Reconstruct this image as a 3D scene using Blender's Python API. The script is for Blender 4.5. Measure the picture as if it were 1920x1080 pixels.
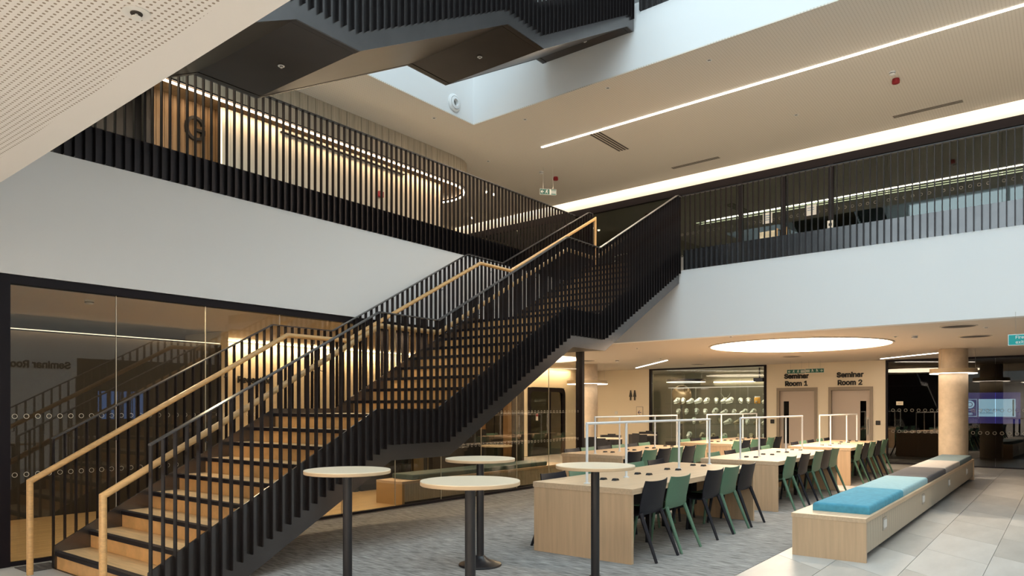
import bpy, math, random
from math import sin, cos, pi, radians, sqrt
from mathutils import Vector, Matrix
random.seed(7)
for o in list(bpy.data.objects): bpy.data.objects.remove(o, do_unlink=True)
C = bpy.context.scene.collection
S = bpy.context.scene

# ------------------------------------------------------------------ camera, sky, exposure
YAW = math.atan(1043/1349)                       # world X is the run of the stair, Y its width, camera stands at the origin
cam = bpy.data.cameras.new('camera'); cam.sensor_width = 36; cam.lens = 1349/1920*36
cam.shift_y = 223/1920; cam.clip_start = 0.05; cam.clip_end = 200
co = bpy.data.objects.new('camera', cam); C.objects.link(co)
co.location = (0, 0, 1.55); co.rotation_euler = (pi/2, 0, YAW-pi/2); S.camera = co

w = bpy.data.worlds.new('overcast_sky'); S.world = w; w.use_nodes = True
bg = w.node_tree.nodes['Background']; bg.inputs[0].default_value = (0.73, 0.915, 1.0, 1); bg.inputs[1].default_value = 3.4
S.view_settings.view_transform = 'Standard'; S.view_settings.look = 'None'
S.view_settings.exposure = 0.0; S.view_settings.gamma = 1; S.view_settings.use_curve_mapping = False

def area(name, loc, sx, sy, power, col, rot=(0,0,0), portal=False):
    l = bpy.data.lights.new(name, 'AREA'); l.shape = 'RECTANGLE'; l.size = sx; l.size_y = sy
    l.energy = power; l.color = col; l.cycles.is_portal = portal
    o = bpy.data.objects.new(name, l); C.objects.link(o); o.location = loc; o.rotation_euler = rot
    return o
area('skylight_portal', (6.2, 2.6, 12.7), 9.4, 12.6, 1, (1,1,1), portal=True)   # daylight comes through the roof opening
area('window_portal', (-4.1, 2.2, 7.9), 6.1, 11.2, 1, (1,1,1), (0, -pi/2, 0), portal=True)   # and through the tall windows behind the camera

WARM = (1.0, 0.74, 0.46); WARM2 = (1.0, 0.82, 0.60)

# ------------------------------------------------------------------ materials
def pm(name, rgb, rough=0.5, metal=0.0, var=None, spec=0.5, bump=0.0, coat=0.0):
    """procedural material; var = (scale xyz, amount) of stretched noise in the colour"""
    m = bpy.data.materials.new(name); m.use_nodes = True; nt = m.node_tree; b = nt.nodes['Principled BSDF']
    b.inputs['Base Color'].default_value = (*rgb, 1); b.inputs['Roughness'].default_value = rough
    b.inputs['Metallic'].default_value = metal; b.inputs['Specular IOR Level'].default_value = spec
    if coat: b.inputs['Coat Weight'].default_value = coat
    if var:
        sc, am = var[0], var[1]
        tc = nt.nodes.new('ShaderNodeTexCoord'); mp = nt.nodes.new('ShaderNodeMapping'); mp.inputs['Scale'].default_value = sc
        nz = nt.nodes.new('ShaderNodeTexNoise'); nz.inputs['Scale'].default_value = 1; nz.inputs['Detail'].default_value = 5; nz.inputs['Roughness'].default_value = 0.62
        cr = nt.nodes.new('ShaderNodeValToRGB')
        cr.color_ramp.elements[0].position = 0.3; cr.color_ramp.elements[1].position = 0.7
        cr.color_ramp.elements[0].color = (*[c*(1-am) for c in rgb], 1)
        cr.color_ramp.elements[1].color = (*[min(1, c*(1+am)) for c in rgb], 1)
        nt.links.new(tc.outputs['Object'], mp.inputs[0]); nt.links.new(mp.outputs[0], nz.inputs['Vector'])
        nt.links.new(nz.outputs['Fac'], cr.inputs[0]); nt.links.new(cr.outputs[0], b.inputs['Base Color'])
        if bump:
            bp = nt.nodes.new('ShaderNodeBump'); bp.inputs['Strength'].default_value = bump; bp.inputs['Distance'].default_value = 0.005
            nt.links.new(nz.outputs['Fac'], bp.inputs['Height']); nt.links.new(bp.outputs[0], b.inputs['Normal'])
    return m

def em(name, rgb, s):
    m = bpy.data.materials.new(name); m.use_nodes = True; nt = m.node_tree; nt.nodes.clear()
    e = nt.nodes.new('ShaderNodeEmission'); e.inputs[0].default_value = (*rgb, 1); e.inputs[1].default_value = s
    out = nt.nodes.new('ShaderNodeOutputMaterial'); nt.links.new(e.outputs[0], out.inputs[0]); return m

def perforated(name, rgb, pitch, rad, hole):
    """ceiling tile with a square grid of small drilled holes"""
    m = pm(name, rgb, 0.75); nt = m.node_tree; b = nt.nodes['Principled BSDF']
    tc = nt.nodes.new('ShaderNodeTexCoord')
    sp = nt.nodes.new('ShaderNodeSeparateXYZ'); nt.links.new(tc.outputs['Object'], sp.inputs[0])
    def mth(op, a, bb=None):
        n = nt.nodes.new('ShaderNodeMath'); n.operation = op
        for i, v in enumerate((a, bb)):
            if v is None: continue
            if isinstance(v, (int, float)): n.inputs[i].default_value = v
            else: nt.links.new(v, n.inputs[i])
        return n.outputs[0]
    def cell(s): 
        f = mth('SUBTRACT', mth('FRACT', mth('MULTIPLY', mth('ADD', s, 100), 1/pitch)), 0.5)
        return mth('MULTIPLY', f, f)
    d = mth('ADD', cell(sp.outputs[0]), cell(sp.outputs[1]))
    k = mth('LESS_THAN', d, (rad/pitch)**2)
    mx = nt.nodes.new('ShaderNodeMix'); mx.data_type = 'RGBA'
    mx.inputs['A'].default_value = (*rgb, 1); mx.inputs['B'].default_value = (*hole, 1)
    nt.links.new(k, mx.inputs['Factor']); nt.links.new(mx.outputs['Result'], b.inputs['Base Color'])
    return m

def glass(name, tint, base=0.05, edge=0.8):
    m = bpy.data.materials.new(name); m.use_nodes = True; nt = m.node_tree; nt.nodes.clear()
    t = nt.nodes.new('ShaderNodeBsdfTransparent'); t.inputs[0].default_value = (*tint, 1)
    g = nt.nodes.new('ShaderNodeBsdfGlossy'); g.inputs['Roughness'].default_value = 0.0
    lw = nt.nodes.new('ShaderNodeLayerWeight'); lw.inputs['Blend'].default_value = 0.5
    p = nt.nodes.new('ShaderNodeMath'); p.operation = 'POWER'; p.inputs[1].default_value = 4
    ma = nt.nodes.new('ShaderNodeMath'); ma.operation = 'MULTIPLY_ADD'; ma.inputs[1].default_value = edge; ma.inputs[2].default_value = base
    mx = nt.nodes.new('ShaderNodeMixShader'); out = nt.nodes.new('ShaderNodeOutputMaterial')
    nt.links.new(lw.outputs['Facing'], p.inputs[0]); nt.links.new(p.outputs[0], ma.inputs[0]); nt.links.new(ma.outputs[0], mx.inputs[0])
    nt.links.new(t.outputs[0], mx.inputs[1]); nt.links.new(g.outputs[0], mx.inputs[2]); nt.links.new(mx.outputs[0], out.inputs[0])
    return m

M = {}
M['white'] = pm('white_plaster', (0.80, 0.80, 0.80), 0.8)
M['ceil'] = pm('ceiling_paint', (0.66, 0.585, 0.50), 0.85)
M['perf_near'] = perforated('perforated_plasterboard', (0.78, 0.745, 0.71), 0.0237, 0.0052, (0.30, 0.24, 0.18))
M['perf'] = perforated('perforated_ceiling', (0.76, 0.70, 0.62), 0.0474, 0.010, (0.60, 0.54, 0.46))
M['cream'] = pm('cream_wall_paint', (0.80, 0.70, 0.54), 0.8)
M['beige'] = pm('beige_wall_panel', (0.58, 0.50, 0.38), 0.7)
M['metal'] = pm('charcoal_powder_coat', (0.038, 0.031, 0.031), 0.36, 0.85, var=((6,6,6), 0.08))
M['plate'] = pm('charcoal_steel_plate', (0.145, 0.134, 0.132), 0.24, 0.9, var=((3,3,3), 0.10))
M['soffit'] = pm('warm_tinted_soffit_steel', (0.050, 0.037, 0.030), 0.36, 0.45, var=((2,2,2), 0.15))  # brown of reflected warm light is put into the steel colour
M['black'] = pm('black_aluminium', (0.011, 0.008, 0.011), 0.5, spec=0.2)
M['rail'] = pm('grey_steel_rail', (0.055, 0.05, 0.05), 0.32)
M['oak_rail'] = pm('oak_handrail', (0.60, 0.36, 0.15), 0.4, var=((8,60,60), 0.16))
M['ash'] = pm('ash_tread', (0.68, 0.45, 0.22), 0.45, var=((30,3,30), 0.16))
M['ash_riser'] = pm('ash_riser', (0.66, 0.38, 0.15), 0.45, var=((30,5,5), 0.20))
M['oak_v'] = pm('oak_veneer_upright', (0.57, 0.40, 0.25), 0.45, var=((22,22,1.2), 0.10))
M['oak_x'] = pm('oak_veneer_top', (0.60, 0.44, 0.29), 0.42, var=((1.5,40,40), 0.12))
M['oak_grey'] = pm('limed_oak_slat', (0.50, 0.43, 0.33), 0.55, var=((25,25,1.2), 0.28))
M['oak_dark'] = pm('warm_timber_wall', (0.25, 0.15, 0.07), 0.5, var=((30,30,1), 0.25))
M['board'] = pm('grey_oak_board', (0.46, 0.39, 0.29), 0.6, var=((20,20,1), 0.25))
M['tfloor'] = pm('timber_floor', (0.52, 0.36, 0.18), 0.4, var=((1.2,14,14), 0.25))
M['carpet'] = pm('streaky_grey_carpet', (0.285, 0.275, 0.265), 0.95, var=((42,5,10), 0.60), spec=0.1, bump=0.5)
M['carpet_dark'] = pm('dark_grey_carpet', (0.10, 0.09, 0.085), 0.95, var=((40,4,10), 0.5), spec=0.1)
M['tile_a'] = pm('pale_stone_tile', (0.52, 0.51, 0.49), 0.34, var=((1.3,4,4), 0.10))
M['tile_b'] = pm('mid_stone_tile', (0.46, 0.445, 0.42), 0.36, var=((1.3,4,4), 0.12))
M['tile_c'] = pm('grey_stone_tile', (0.41, 0.40, 0.38), 0.36, var=((1.3,4,4), 0.12))
M['grout'] = pm('tile_joint', (0.44, 0.43, 0.41), 0.7)
M['lam_white'] = pm('cream_laminate', (0.82, 0.70, 0.53), 0.35)
M['ply_edge'] = pm('birch_edge', (0.62, 0.45, 0.28), 0.45)
M['tube_black'] = pm('black_steel_tube', (0.014, 0.013, 0.016), 0.32)
M['rail_white'] = pm('white_steel_tube', (0.72, 0.74, 0.76), 0.35)
M['navy'] = pm('navy_polypropylene', (0.011, 0.012, 0.019), 0.5, var=((60,60,60), 0.1), spec=0.3)
M['green'] = pm('green_polypropylene', (0.10, 0.205, 0.135), 0.5, var=((60,60,60), 0.06))
M['mod'] = pm('black_power_module', (0.012, 0.012, 0.014), 0.4)
M['teal'] = pm('teal_wool_felt', (0.075, 0.30, 0.42), 0.9, var=((14,14,14), 0.14))
M['skyb'] = pm('pale_blue_wool_felt', (0.28, 0.46, 0.52), 0.9, var=((14,14,14), 0.08))
M['greyw'] = pm('charcoal_wool_felt', (0.10, 0.095, 0.10), 0.9, var=((14,14,14), 0.08))
M['palew'] = pm('light_grey_wool_felt', (0.40, 0.38, 0.37), 0.9, var=((14,14,14), 0.08))
M['bluegrey'] = pm('blue_grey_wool_felt', (0.14, 0.20, 0.23), 0.9, var=((14,14,14), 0.08))
M['seatteal'] = pm('dark_teal_vinyl', (0.055, 0.10, 0.105), 0.5)
M['stone'] = pm('exposed_concrete', (0.50, 0.40, 0.29), 0.6, var=((5,5,5), 0.14))
M['glass'] = glass('clear_glass', (0.80, 0.78, 0.72), 0.045, 0.75)
M['glass_dark'] = glass('smoked_glass', (0.50, 0.50, 0.48), 0.075, 0.75)
M['glass_g'] = glass('grey_green_glass', (0.52, 0.60, 0.54), 0.12, 0.75)
M['glass_thin'] = glass('shelf_glass', (0.88, 0.93, 0.92), 0.03, 0.6)
M['dot'] = pm('etched_ring', (0.30, 0.28, 0.24), 0.7)
M['dot_light'] = pm('etched_ring_cream', (0.72, 0.66, 0.52), 0.7)
M['darkwall'] = pm('dark_brown_panel', (0.022, 0.018, 0.016), 0.5)
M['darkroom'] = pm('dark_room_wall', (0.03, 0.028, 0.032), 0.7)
M['letter'] = pm('black_lettering', (0.012, 0.011, 0.012), 0.4)
M['door'] = pm('beige_door_leaf', (0.52, 0.43, 0.36), 0.5)
M['doorframe'] = pm('taupe_door_frame', (0.30, 0.245, 0.19), 0.5)
M['steel'] = pm('brushed_steel', (0.45, 0.42, 0.38), 0.35, 0.8)
M['sgreen'] = pm('sign_green', (0.008, 0.11, 0.085), 0.45)
M['swhite'] = pm('sign_white', (0.75, 0.78, 0.74), 0.5)
M['plastic'] = pm('white_plastic', (0.75, 0.74, 0.71), 0.45)
M['red'] = pm('red_plastic', (0.30, 0.01, 0.018), 0.4)
M['slot'] = pm('dark_slot', (0.05, 0.042, 0.035), 0.6)
M['bone'] = pm('old_bone', (0.72, 0.68, 0.56), 0.6, var=((25,25,25), 0.22))
M['bone_dark'] = pm('brown_bone', (0.36, 0.28, 0.17), 0.6, var=((25,25,25), 0.35))
M['amber'] = pm('amber_jar', (0.62, 0.30, 0.05), 0.2)
M['copper'] = pm('bronze_globe', (0.45, 0.30, 0.16), 0.3, 0.5)
M['paper'] = pm('paper', (0.72, 0.70, 0.66), 0.8)
M['card'] = pm('parchment_poster', (0.62, 0.56, 0.42), 0.8, var=((6,6,6), 0.3))
M['ink'] = pm('blue_ink', (0.05, 0.16, 0.30), 0.6)
M['purple'] = pm('purple_ink', (0.05, 0.03, 0.12), 0.6)
M['tub'] = pm('black_upholstery', (0.016, 0.015, 0.017), 0.7)
M['leaf'] = pm('foliage', (0.10, 0.20, 0.06), 0.7, var=((9,9,9), 0.5))
M['led'] = em('warm_led', (1.0, 0.80, 0.56), 14)
M['led_soft'] = em('warm_led_diffuser', (1.0, 0.86, 0.70), 9)
M['slotlight'] = em('linear_led_diffuser', (1.0, 0.90, 0.78), 12)
M['disc'] = em('round_light_membrane', (1.0, 0.80, 0.58), 16.0)
M['disc_fill'] = em('added_lobby_fill', (1.0, 0.85, 0.68), 34.0)  # glow of the added lamps behind the camera
M['led_office'] = em('office_led', (1.0, 0.84, 0.62), 3.0)
M['lens'] = em('soft_lens', (1.0, 0.82, 0.62), 0.9)
M['scr_bg'] = em('screen_indigo', (0.045, 0.04, 0.20), 1.8)
M['scr_lt'] = em('screen_pale_blue', (0.42, 0.72, 0.95), 2.0)
M['scr_tx'] = em('screen_blue_text', (0.09, 0.22, 0.38), 1.6)
M['scr_gr'] = em('screen_green_bar', (0.05, 0.14, 0.13), 1.0)

# ------------------------------------------------------------------ helpers
def off(p):
    v = Vector((0,0,0))
    while p is not None: v = v + p.location; p = p.parent
    return v

class MB:
    def __init__(s): s.v = []; s.f = []
    def add(s, vs, fs):
        n = len(s.v); s.v += [tuple(v) for v in vs]; s.f += [tuple(i+n for i in f) for f in fs]; return s
    def box(s, x0, x1, y0, y1, z0, z1):
        return s.add([(x,y,z) for z in (z0,z1) for y in (y0,y1) for x in (x0,x1)],
                     [(0,2,3,1),(4,5,7,6),(0,1,5,4),(2,6,7,3),(0,4,6,2),(1,3,7,5)])
    def prism(s, poly, a, b, axis='z'):
        """poly of 2-D points extruded from a to b along axis"""
        def mk(p, t):
            return (p[0],p[1],t) if axis == 'z' else ((p[0],t,p[1]) if axis == 'y' else (t,p[0],p[1]))
        n = len(poly)
        vs = [mk(p,a) for p in poly] + [mk(p,b) for p in poly]
        return s.add(vs, [tuple(range(n)), tuple(range(2*n-1, n-1, -1))] + [(i,(i+1)%n,n+(i+1)%n,n+i) for i in range(n)])
    def lathe(s, prof, c=(0,0,0), n=24, cap=True):
        vs = []; fs = []
        for r, z in prof:
            for k in range(n): vs.append((c[0]+r*cos(2*pi*k/n), c[1]+r*sin(2*pi*k/n), c[2]+z))
        m = len(prof)
        for j in range(m-1):
            for k in range(n): fs.append((j*n+k, j*n+(k+1)%n, (j+1)*n+(k+1)%n, (j+1)*n+k))
        if cap: fs += [tuple(range(n-1,-1,-1)), tuple(range((m-1)*n, m*n))]
        return s.add(vs, fs)
    def tube(s, pts, r, n=10, cap=True):
        pts = [Vector(p) for p in pts]; m = len(pts); rr = r if isinstance(r, (list,tuple)) else [r]*m
        dirs = [(pts[i+1]-pts[i]).normalized() for i in range(m-1)]
        vs = []; fs = []
        for i, p in enumerate(pts):
            d = dirs[0] if i == 0 else dirs[-1] if i == m-1 else (dirs[i-1]+dirs[i]).normalized()
            u = d.cross(Vector((0,1,0)));
            if u.length < 0.2: u = d.cross(Vector((1,0,0)))
            u.normalize(); v = d.cross(u)
            k = 1.0
            if 0 < i < m-1: k = 1/max(0.5, d.dot(dirs[i]))
            for j in range(n):
                a = 2*pi*j/n
                vs.append(p + u*(rr[i]*k*cos(a)) + v*(rr[i]*sin(a)))
        for i in range(m-1):
            for j in range(n): fs.append((i*n+j, i*n+(j+1)%n, (i+1)*n+(j+1)%n, (i+1)*n+j))
        if cap: fs += [tuple(range(n-1,-1,-1)), tuple(range((m-1)*n, m*n))]
        return s.add(vs, fs)
    def ring(s, c, ex, ey, r0, r1, n=14):
        c = Vector(c); ex = Vector(ex); ey = Vector(ey)
        vs = [c+ex*(r*cos(2*pi*k/n))+ey*(r*sin(2*pi*k/n)) for r in (r0,r1) for k in range(n)]
        return s.add(vs, [(k,(k+1)%n,n+(k+1)%n,n+k) for k in range(n)])
    def ball(s, c, r, n=12, m=8):
        rx, ry, rz = r if isinstance(r,(tuple,list)) else (r,r,r)
        vs = [(c[0],c[1],c[2]-rz)]; fs = []
        for i in range(1,m):
            a = -pi/2+pi*i/m
            for k in range(n): vs.append((c[0]+rx*cos(a)*cos(2*pi*k/n), c[1]+ry*cos(a)*sin(2*pi*k/n), c[2]+rz*sin(a)))
        vs.append((c[0],c[1],c[2]+rz))
        for k in range(n): fs.append((0,1+(k+1)%n,1+k)); fs.append((len(vs)-1,1+(m-2)*n+k,1+(m-2)*n+(k+1)%n))
        for i in range(m-2):
            for k in range(n): fs.append((1+i*n+k,1+i*n+(k+1)%n,1+(i+1)*n+(k+1)%n,1+(i+1)*n+k))
        return s.add(vs, fs)
    def build(s, name, mat, parent=None, smooth=False, bevel=0.0):
        o3 = off(parent)
        me = bpy.data.meshes.new(name); me.from_pydata([Vector(v)-o3 for v in s.v], [], s.f)
        me.validate(); me.update()
        import bmesh
        bm = bmesh.new(); bm.from_mesh(me); bmesh.ops.recalc_face_normals(bm, faces=bm.faces[:]); bm.to_mesh(me); bm.free()
        me.materials.append(M[mat] if isinstance(mat, str) else mat)
        if smooth:
            me.shade_smooth()
            try: me.set_sharp_from_angle(angle=radians(40))
            except Exception: pass
        o = bpy.data.objects.new(name, me); C.objects.link(o); o.parent = parent
        if bevel:
            b = o.modifiers.new('bevel', 'BEVEL'); b.width = bevel; b.segments = 2; b.limit_method = 'ANGLE'
        return o

def B(name, mat, parent, *bb, **k): return MB().box(*bb).build(name, mat, parent, **k)
def tag(o, label, cat, group=None):
    o['label'] = label; o['category'] = cat
    if group: o['group'] = group
    return o
def thing(name, label, cat, loc=(0,0,0), group=None):
    o = bpy.data.objects.new(name, None); C.objects.link(o); o.location = loc; o.empty_display_size = 0.1
    return tag(o, label, cat, group)
def struct(o): o['kind'] = 'structure'; return o
def sbox(name, mat, *bb): return struct(B(name, mat, None, *bb))
def sempty(name, loc=(0,0,0)):
    o = bpy.data.objects.new(name, None); C.objects.link(o); o.location = loc; return struct(o)
def copy_at(src, parent, loc):
    c = src.copy(); C.objects.link(c); c.parent = parent; c.location = loc; return c
def copy_tree(o, loc, rz=0.0):
    r = o.copy(); C.objects.link(r); r.location = loc; r.rotation_euler = (0,0,rz)
    for ch in list(o.children):
        c = ch.copy(); C.objects.link(c); c.parent = r
        for g in list(ch.children):
            d = g.copy(); C.objects.link(d); d.parent = c
    return r
try: FONT = bpy.data.fonts.load(bpy.utils.system_resource('DATAFILES', path='fonts') + '/Inter.woff2')
except Exception: FONT = None
def text(name, body, size, mat, parent, loc, ex, ey, extr=0.004, align='CENTER', bold=0.0, line=0.9):
    cu = bpy.data.curves.new('t', 'FONT'); cu.body = body; cu.size = size; cu.extrude = extr; cu.align_x = align; cu.bevel_depth = bold*0.8; cu.bevel_resolution = 0
    cu.space_line = line
    if FONT: cu.font = FONT
    cu.resolution_u = 3
    to = bpy.data.objects.new('t', cu); C.objects.link(to)
    dg = bpy.context.evaluated_depsgraph_get(); me = bpy.data.meshes.new_from_object(to.evaluated_get(dg))
    bpy.data.objects.remove(to); bpy.data.curves.remove(cu)
    ex = Vector(ex); ey = Vector(ey); ez = ex.cross(ey); L = Vector(loc)-off(parent)
    for v in me.vertices: v.co = L + ex*v.co.x + ey*v.co.y + ez*v.co.z
    me.name = name; me.materials.clear(); me.materials.append(M[mat]); me.update()
    o = bpy.data.objects.new(name, me); C.objects.link(o); o.parent = parent; return o

# directions of lettering on walls: (reading direction, up)
ON_FAR = ((0,-1,0),(0,0,1)); ON_LEFT = ((1,0,0),(0,0,1)); ON_RIGHT = ((-1,0,0),(0,0,1))

# ------------------------------------------------------------------ levels and main lines
G0 = 2.84; FA = 4.12; L1 = 4.41; C1 = 7.25; FB = 8.20; L2 = 8.385; RF = 12.6
YW = 8.10                                        # face of the white wall over the left glazing
def FX(y): return 12.42 + 0.0423*y               # edge of the right-hand gallery, level one
def FX2(y): return 10.693 + 0.0356*y             # edge of the void on level two
def GX(y): return 16.54 + 0.0463*y               # glazed back wall of the right-hand gallery
def WX(y): return 21.82 + 0.040*y                # far wall of the ground floor
Y2 = 9.515; XN = 1.40
def NX(y): return 1.31 + 0.0335*y                # edge of the gallery over the camera

# ------------------------------------------------------------------ structure
# ground floor
sbox('floor', 'grout', -4, 28, -4.4, 18, -0.3, -0.012)
fl = bpy.data.objects['floor']
tw, th, sk = 1.25, 0.62, 0.55
tile_mesh = {}
for mk in ('tile_a','tile_b','tile_c'):
    o = MB().prism([(0.003,0.003),(tw-0.003,0.003),(tw+sk-0.003,th-0.003),(sk+0.003,th-0.003)], -0.012, 0.0).build('tile', mk, fl)
    tile_mesh[mk] = o
first = {k: True for k in tile_mesh}
for r in range(-7, 4):
    for c in range(-6, 18):
        x = c*tw + (r % 2)*sk*0 - 0.3; y = r*th
        flip = False
        if y+th > 2.48 and x > 2.7: continue
        if x > 21.2 or x < -3.9 or y < -4.34: continue
        if y < -1.0 and x > 9: continue
        mk = ('tile_a','tile_b','tile_c')[(c*2+r*3+(c*r) % 2) % 3]
        if first[mk]: first[mk] = False; tile_mesh[mk].location = (x,y,0)
        else: copy_at(tile_mesh[mk], fl, (x,y,0))
for c in range(-3, 3):                            # tiled strip at the foot of the stair
    for r in range(4, 13):
        mk = ('tile_a','tile_b','tile_c')[(c+r) % 3]
        x = c*tw-0.9
        if x+tw+sk > 2.84: continue
        copy_at(tile_mesh[mk], fl, (x, r*th, 0))
carp = MB().prism([(2.85,2.42),(19.9,2.42),(19.9,8.03),(2.85,8.03)], -0.012, 0.004)
carp.box(12.9, 21.7, 8.03, 13.0, -0.012, 0.004)
struct(carp.build('floor_carpet', 'carpet'))
struct(MB().box(2.2, 12.9, 8.2, 17.9, -0.012, 0.003).build('floor_timber', 'tfloor'))
sbox('floor_mat', 'carpet_dark', 2.55, 2.85, 7.70, 8.03, -0.012, 0.006)
sbox('floor_strip', 'grout', 1.4, 2.9, 2.48, 8.1, -0.012, -0.001)

# outer walls
sbox('wall_near', 'white', -4.2, -4.0, -4.4, 18, -0.3, 4.9)
wn = MB()
for y0, y1 in ((-4.4,-3.4),(0.1,0.22),(3.9,4.02),(7.8,18)): wn.box(-4.2,-4.0,y0,y1,4.9,10.95)
wn.box(-4.2,-4.0,-4.4,18,10.95,RF)
struct(wn.build('wall_near_upper', 'white'))
sbox('wall_right', 'white', -4.0, 8.0, -4.6, -4.4, -0.3, RF)
sbox('wall_right_panelling', 'darkwall', 8.0, 28, -4.6, -4.4, -0.3, G0)
sbox('wall_right_upper', 'white', 8.0, 28, -4.6, -4.4, G0, RF)
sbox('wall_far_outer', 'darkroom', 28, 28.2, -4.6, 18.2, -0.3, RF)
sbox('wall_left_outer', 'cream', -4.2, 28, 18, 18.2, -0.3, RF)
# roof with the skylight opening
rf = MB(); rf.box(-4.2, 1.5, -4.6, 18.2, RF, RF+0.2); rf.box(10.9, 28.2, -4.6, 18.2, RF, RF+0.2)
rf.box(1.5, 10.9, -4.6, -3.7, RF, RF+0.2); rf.box(1.5, 10.9, 8.9, 18.2, RF, RF+0.2)
struct(rf.build('ceiling_roof', 'white'))

# level one slab : left, right and over the camera
sbox('wall_left_fascia', 'white', -4, FX(8.1)+0.02, YW, YW+0.2, G0, FA)
sbox('floor_level_one_left', 'tile_c', -4, 12.9, YW+0.02, 18, FA-0.1, L1-0.02)
pr = MB().prism([(FX(-4.4)+0.1,-4.4),(28,-4.4),(28,18),(12.9,18),(12.9,8.1),(FX(8.1)+0.1,8.1)], FA-0.1, L1-0.02)
struct(pr.build('floor_level_one_right', 'tile_c'))
struct(MB().prism([(FX(-4.4),-4.4),(FX(-4.4)+0.2,-4.4),(FX(8.1)+0.2,8.1),(FX(8.1),8.1)], G0-0.005, FA).build('wall_right_fascia', 'white'))
cg = MB().prism([(FX(-4.4)+0.01,-4.4),(28,-4.4),(28,18),(12.85,18),(12.85,8.1),(FX(8.1)+0.01,8.1)], G0, G0+0.1)
struct(cg.build('ceiling_ground_far', 'ceil'))
sbox('ceiling_ground_left', 'ceil', -4, 12.85, YW+0.22, 18, G0, G0+0.1)
struct(MB().prism([(-4,-4.4),(NX(-4.4),-4.4),(NX(9.0),9.0),(-4,9.0)], G0, G0+0.02).build('ceiling_near_margin', pm('near_ceiling_paint', (0.78,0.745,0.71), 0.8)))
struct(MB().prism([(-4,-4.4),(NX(-4.4)-0.13,-4.4),(NX(8.05)-0.13,8.05),(-4,8.05)], G0-0.0015, G0+0.01).build('ceiling_near', 'perf_near'))
struct(MB().prism([(-4,-4.4),(NX(-4.4),-4.4),(NX(8.1),8.1),(-4,8.1)], G0+0.02, L1-0.02).build('floor_level_one_near', 'white'))

# level two slab with the void edge
sbox('wall_left_void_edge', 'white', -4, FX2(Y2)+0.2, Y2, Y2+0.2, C1+0.02, FB)
struct(MB().prism([(FX2(-4.4),-4.4),(FX2(-4.4)+0.2,-4.4),(FX2(Y2)+0.2,Y2),(FX2(Y2),Y2)], C1+0.02, FB).build('wall_right_void_edge', 'white'))
c1 = MB().prism([(FX2(-4.4),-4.4),(GX(-4.4)-0.22,-4.4),(GX(18)-0.22,18),(-4,18),(-4,Y2),(FX2(Y2),Y2)], C1, C1+0.02)
struct(c1.build('ceiling_level_one', 'perf'))
struct(MB().prism([(FX2(-4.4)+0.02,-4.4),(28,-4.4),(28,18),(-4,18),(-4,Y2+0.02),(FX2(Y2)+0.02,Y2+0.02)], C1+0.28, L2).build('floor_level_two', 'white'))

# cove and glazed wall at the back of the right-hand gallery
def gpan(y0, y1, x0, x1, z0, z1, mb=None, fn=GX):
    mb = mb or MB()
    return mb.prism([(fn(y0)+x0,y0),(fn(y0)+x1,y0),(fn(y1)+x1,y1),(fn(y1)+x0,y1)], z0, z1)
struct(gpan(-4.4, 18, 0.0, 0.12, 7.04, C1+0.28).build('wall_gallery_bulkhead', 'white'))
win2 = sempty('window_2', (0,0,L1))
gpan(-4.4, 18, -0.03, 0.09, 6.86, 7.04).build('header', 'black', win2)
for y in (4.11, 5.15, 6.15): gpan(y-0.05, y+0.05, -0.03, 0.07, L1, 6.86).build('mullion', 'black', win2)
joints = [-4.4,-2.6,-1.0,0.0,1.0,2.0,3.0,4.06,5.10,5.20,6.10,6.20,7.2,8.2,9.2,10.2,11.2,13.5]
for a, b in zip(joints[:-1], joints[1:]):
    if b-a < 0.2: continue
    gpan(a+0.004, b-0.004, 0.015, 0.027, L1+0.02, 6.86).build('pane', 'glass_g', win2)
dots = MB()
y = -0.9
while y < 9:
    for k in range(6):
        yy = y+0.12+k*0.15
        for zz in (5.87, 5.32):
            dots.ring((GX(yy)+0.008, yy, zz), (0.046,1,0), (0,0,1), 0.025, 0.031)
    y += 1.0
o = dots.build('etched_rings', 'dot', win2); o['kind'] = 'stuff'
for s in (-1, 1):                                 # pull handles of the double door
    yy = 5.15 + s*0.11
    MB().tube([(GX(yy)-0.01,yy,5.62),(GX(yy)-0.08,yy,5.62),(GX(yy)-0.08,yy,4.95),(GX(yy)-0.01,yy,4.95)], 0.013, 8).build('pull_handle', 'oak_rail', win2, smooth=True)
# dark office behind it
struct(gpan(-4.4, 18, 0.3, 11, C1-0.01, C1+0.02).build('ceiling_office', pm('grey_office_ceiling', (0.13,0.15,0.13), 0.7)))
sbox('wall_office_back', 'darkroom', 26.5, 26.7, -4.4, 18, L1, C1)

# ------------------------------------------------------------------ left glazing (ground floor)
win1 = sempty('window_1', (2.5, 8.15, 0))
B('header', 'black', win1, -4, 12.9, 8.12, 8.22, 2.75, G0-0.004)
B('sill_channel', 'black', win1, 2.5, 12.78, 8.12, 8.18, 0.0, 0.035)
B('mullion', 'black', win1, 2.43, 2.54, 8.10, 8.22, 0, 2.75)
B('mullion', 'black', win1, 12.86, 12.95, 8.08, 8.24, 0, G0-0.004)
js = [2.54,3.54,4.56,5.58,6.60,7.62,8.64,9.66,10.69,11.74,12.86]
for a, b in zip(js[:-1], js[1:]):
    B('pane', 'glass', win1, a+0.003, b-0.003, 8.15, 8.162, 0.035, 2.75)
dots = MB()
for a, b in zip(js[:-1], js[1:]):
    n = 10
    for k in range(n):
        x = a+(b-a)*(k+0.5)/n
        for z in (1.458, 0.884): dots.ring((x, 8.146, z), (1,0,0), (0,0,1), 0.0205, 0.0240)
o = dots.build('etched_rings', 'dot_light', win1); o['kind'] = 'stuff'
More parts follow.
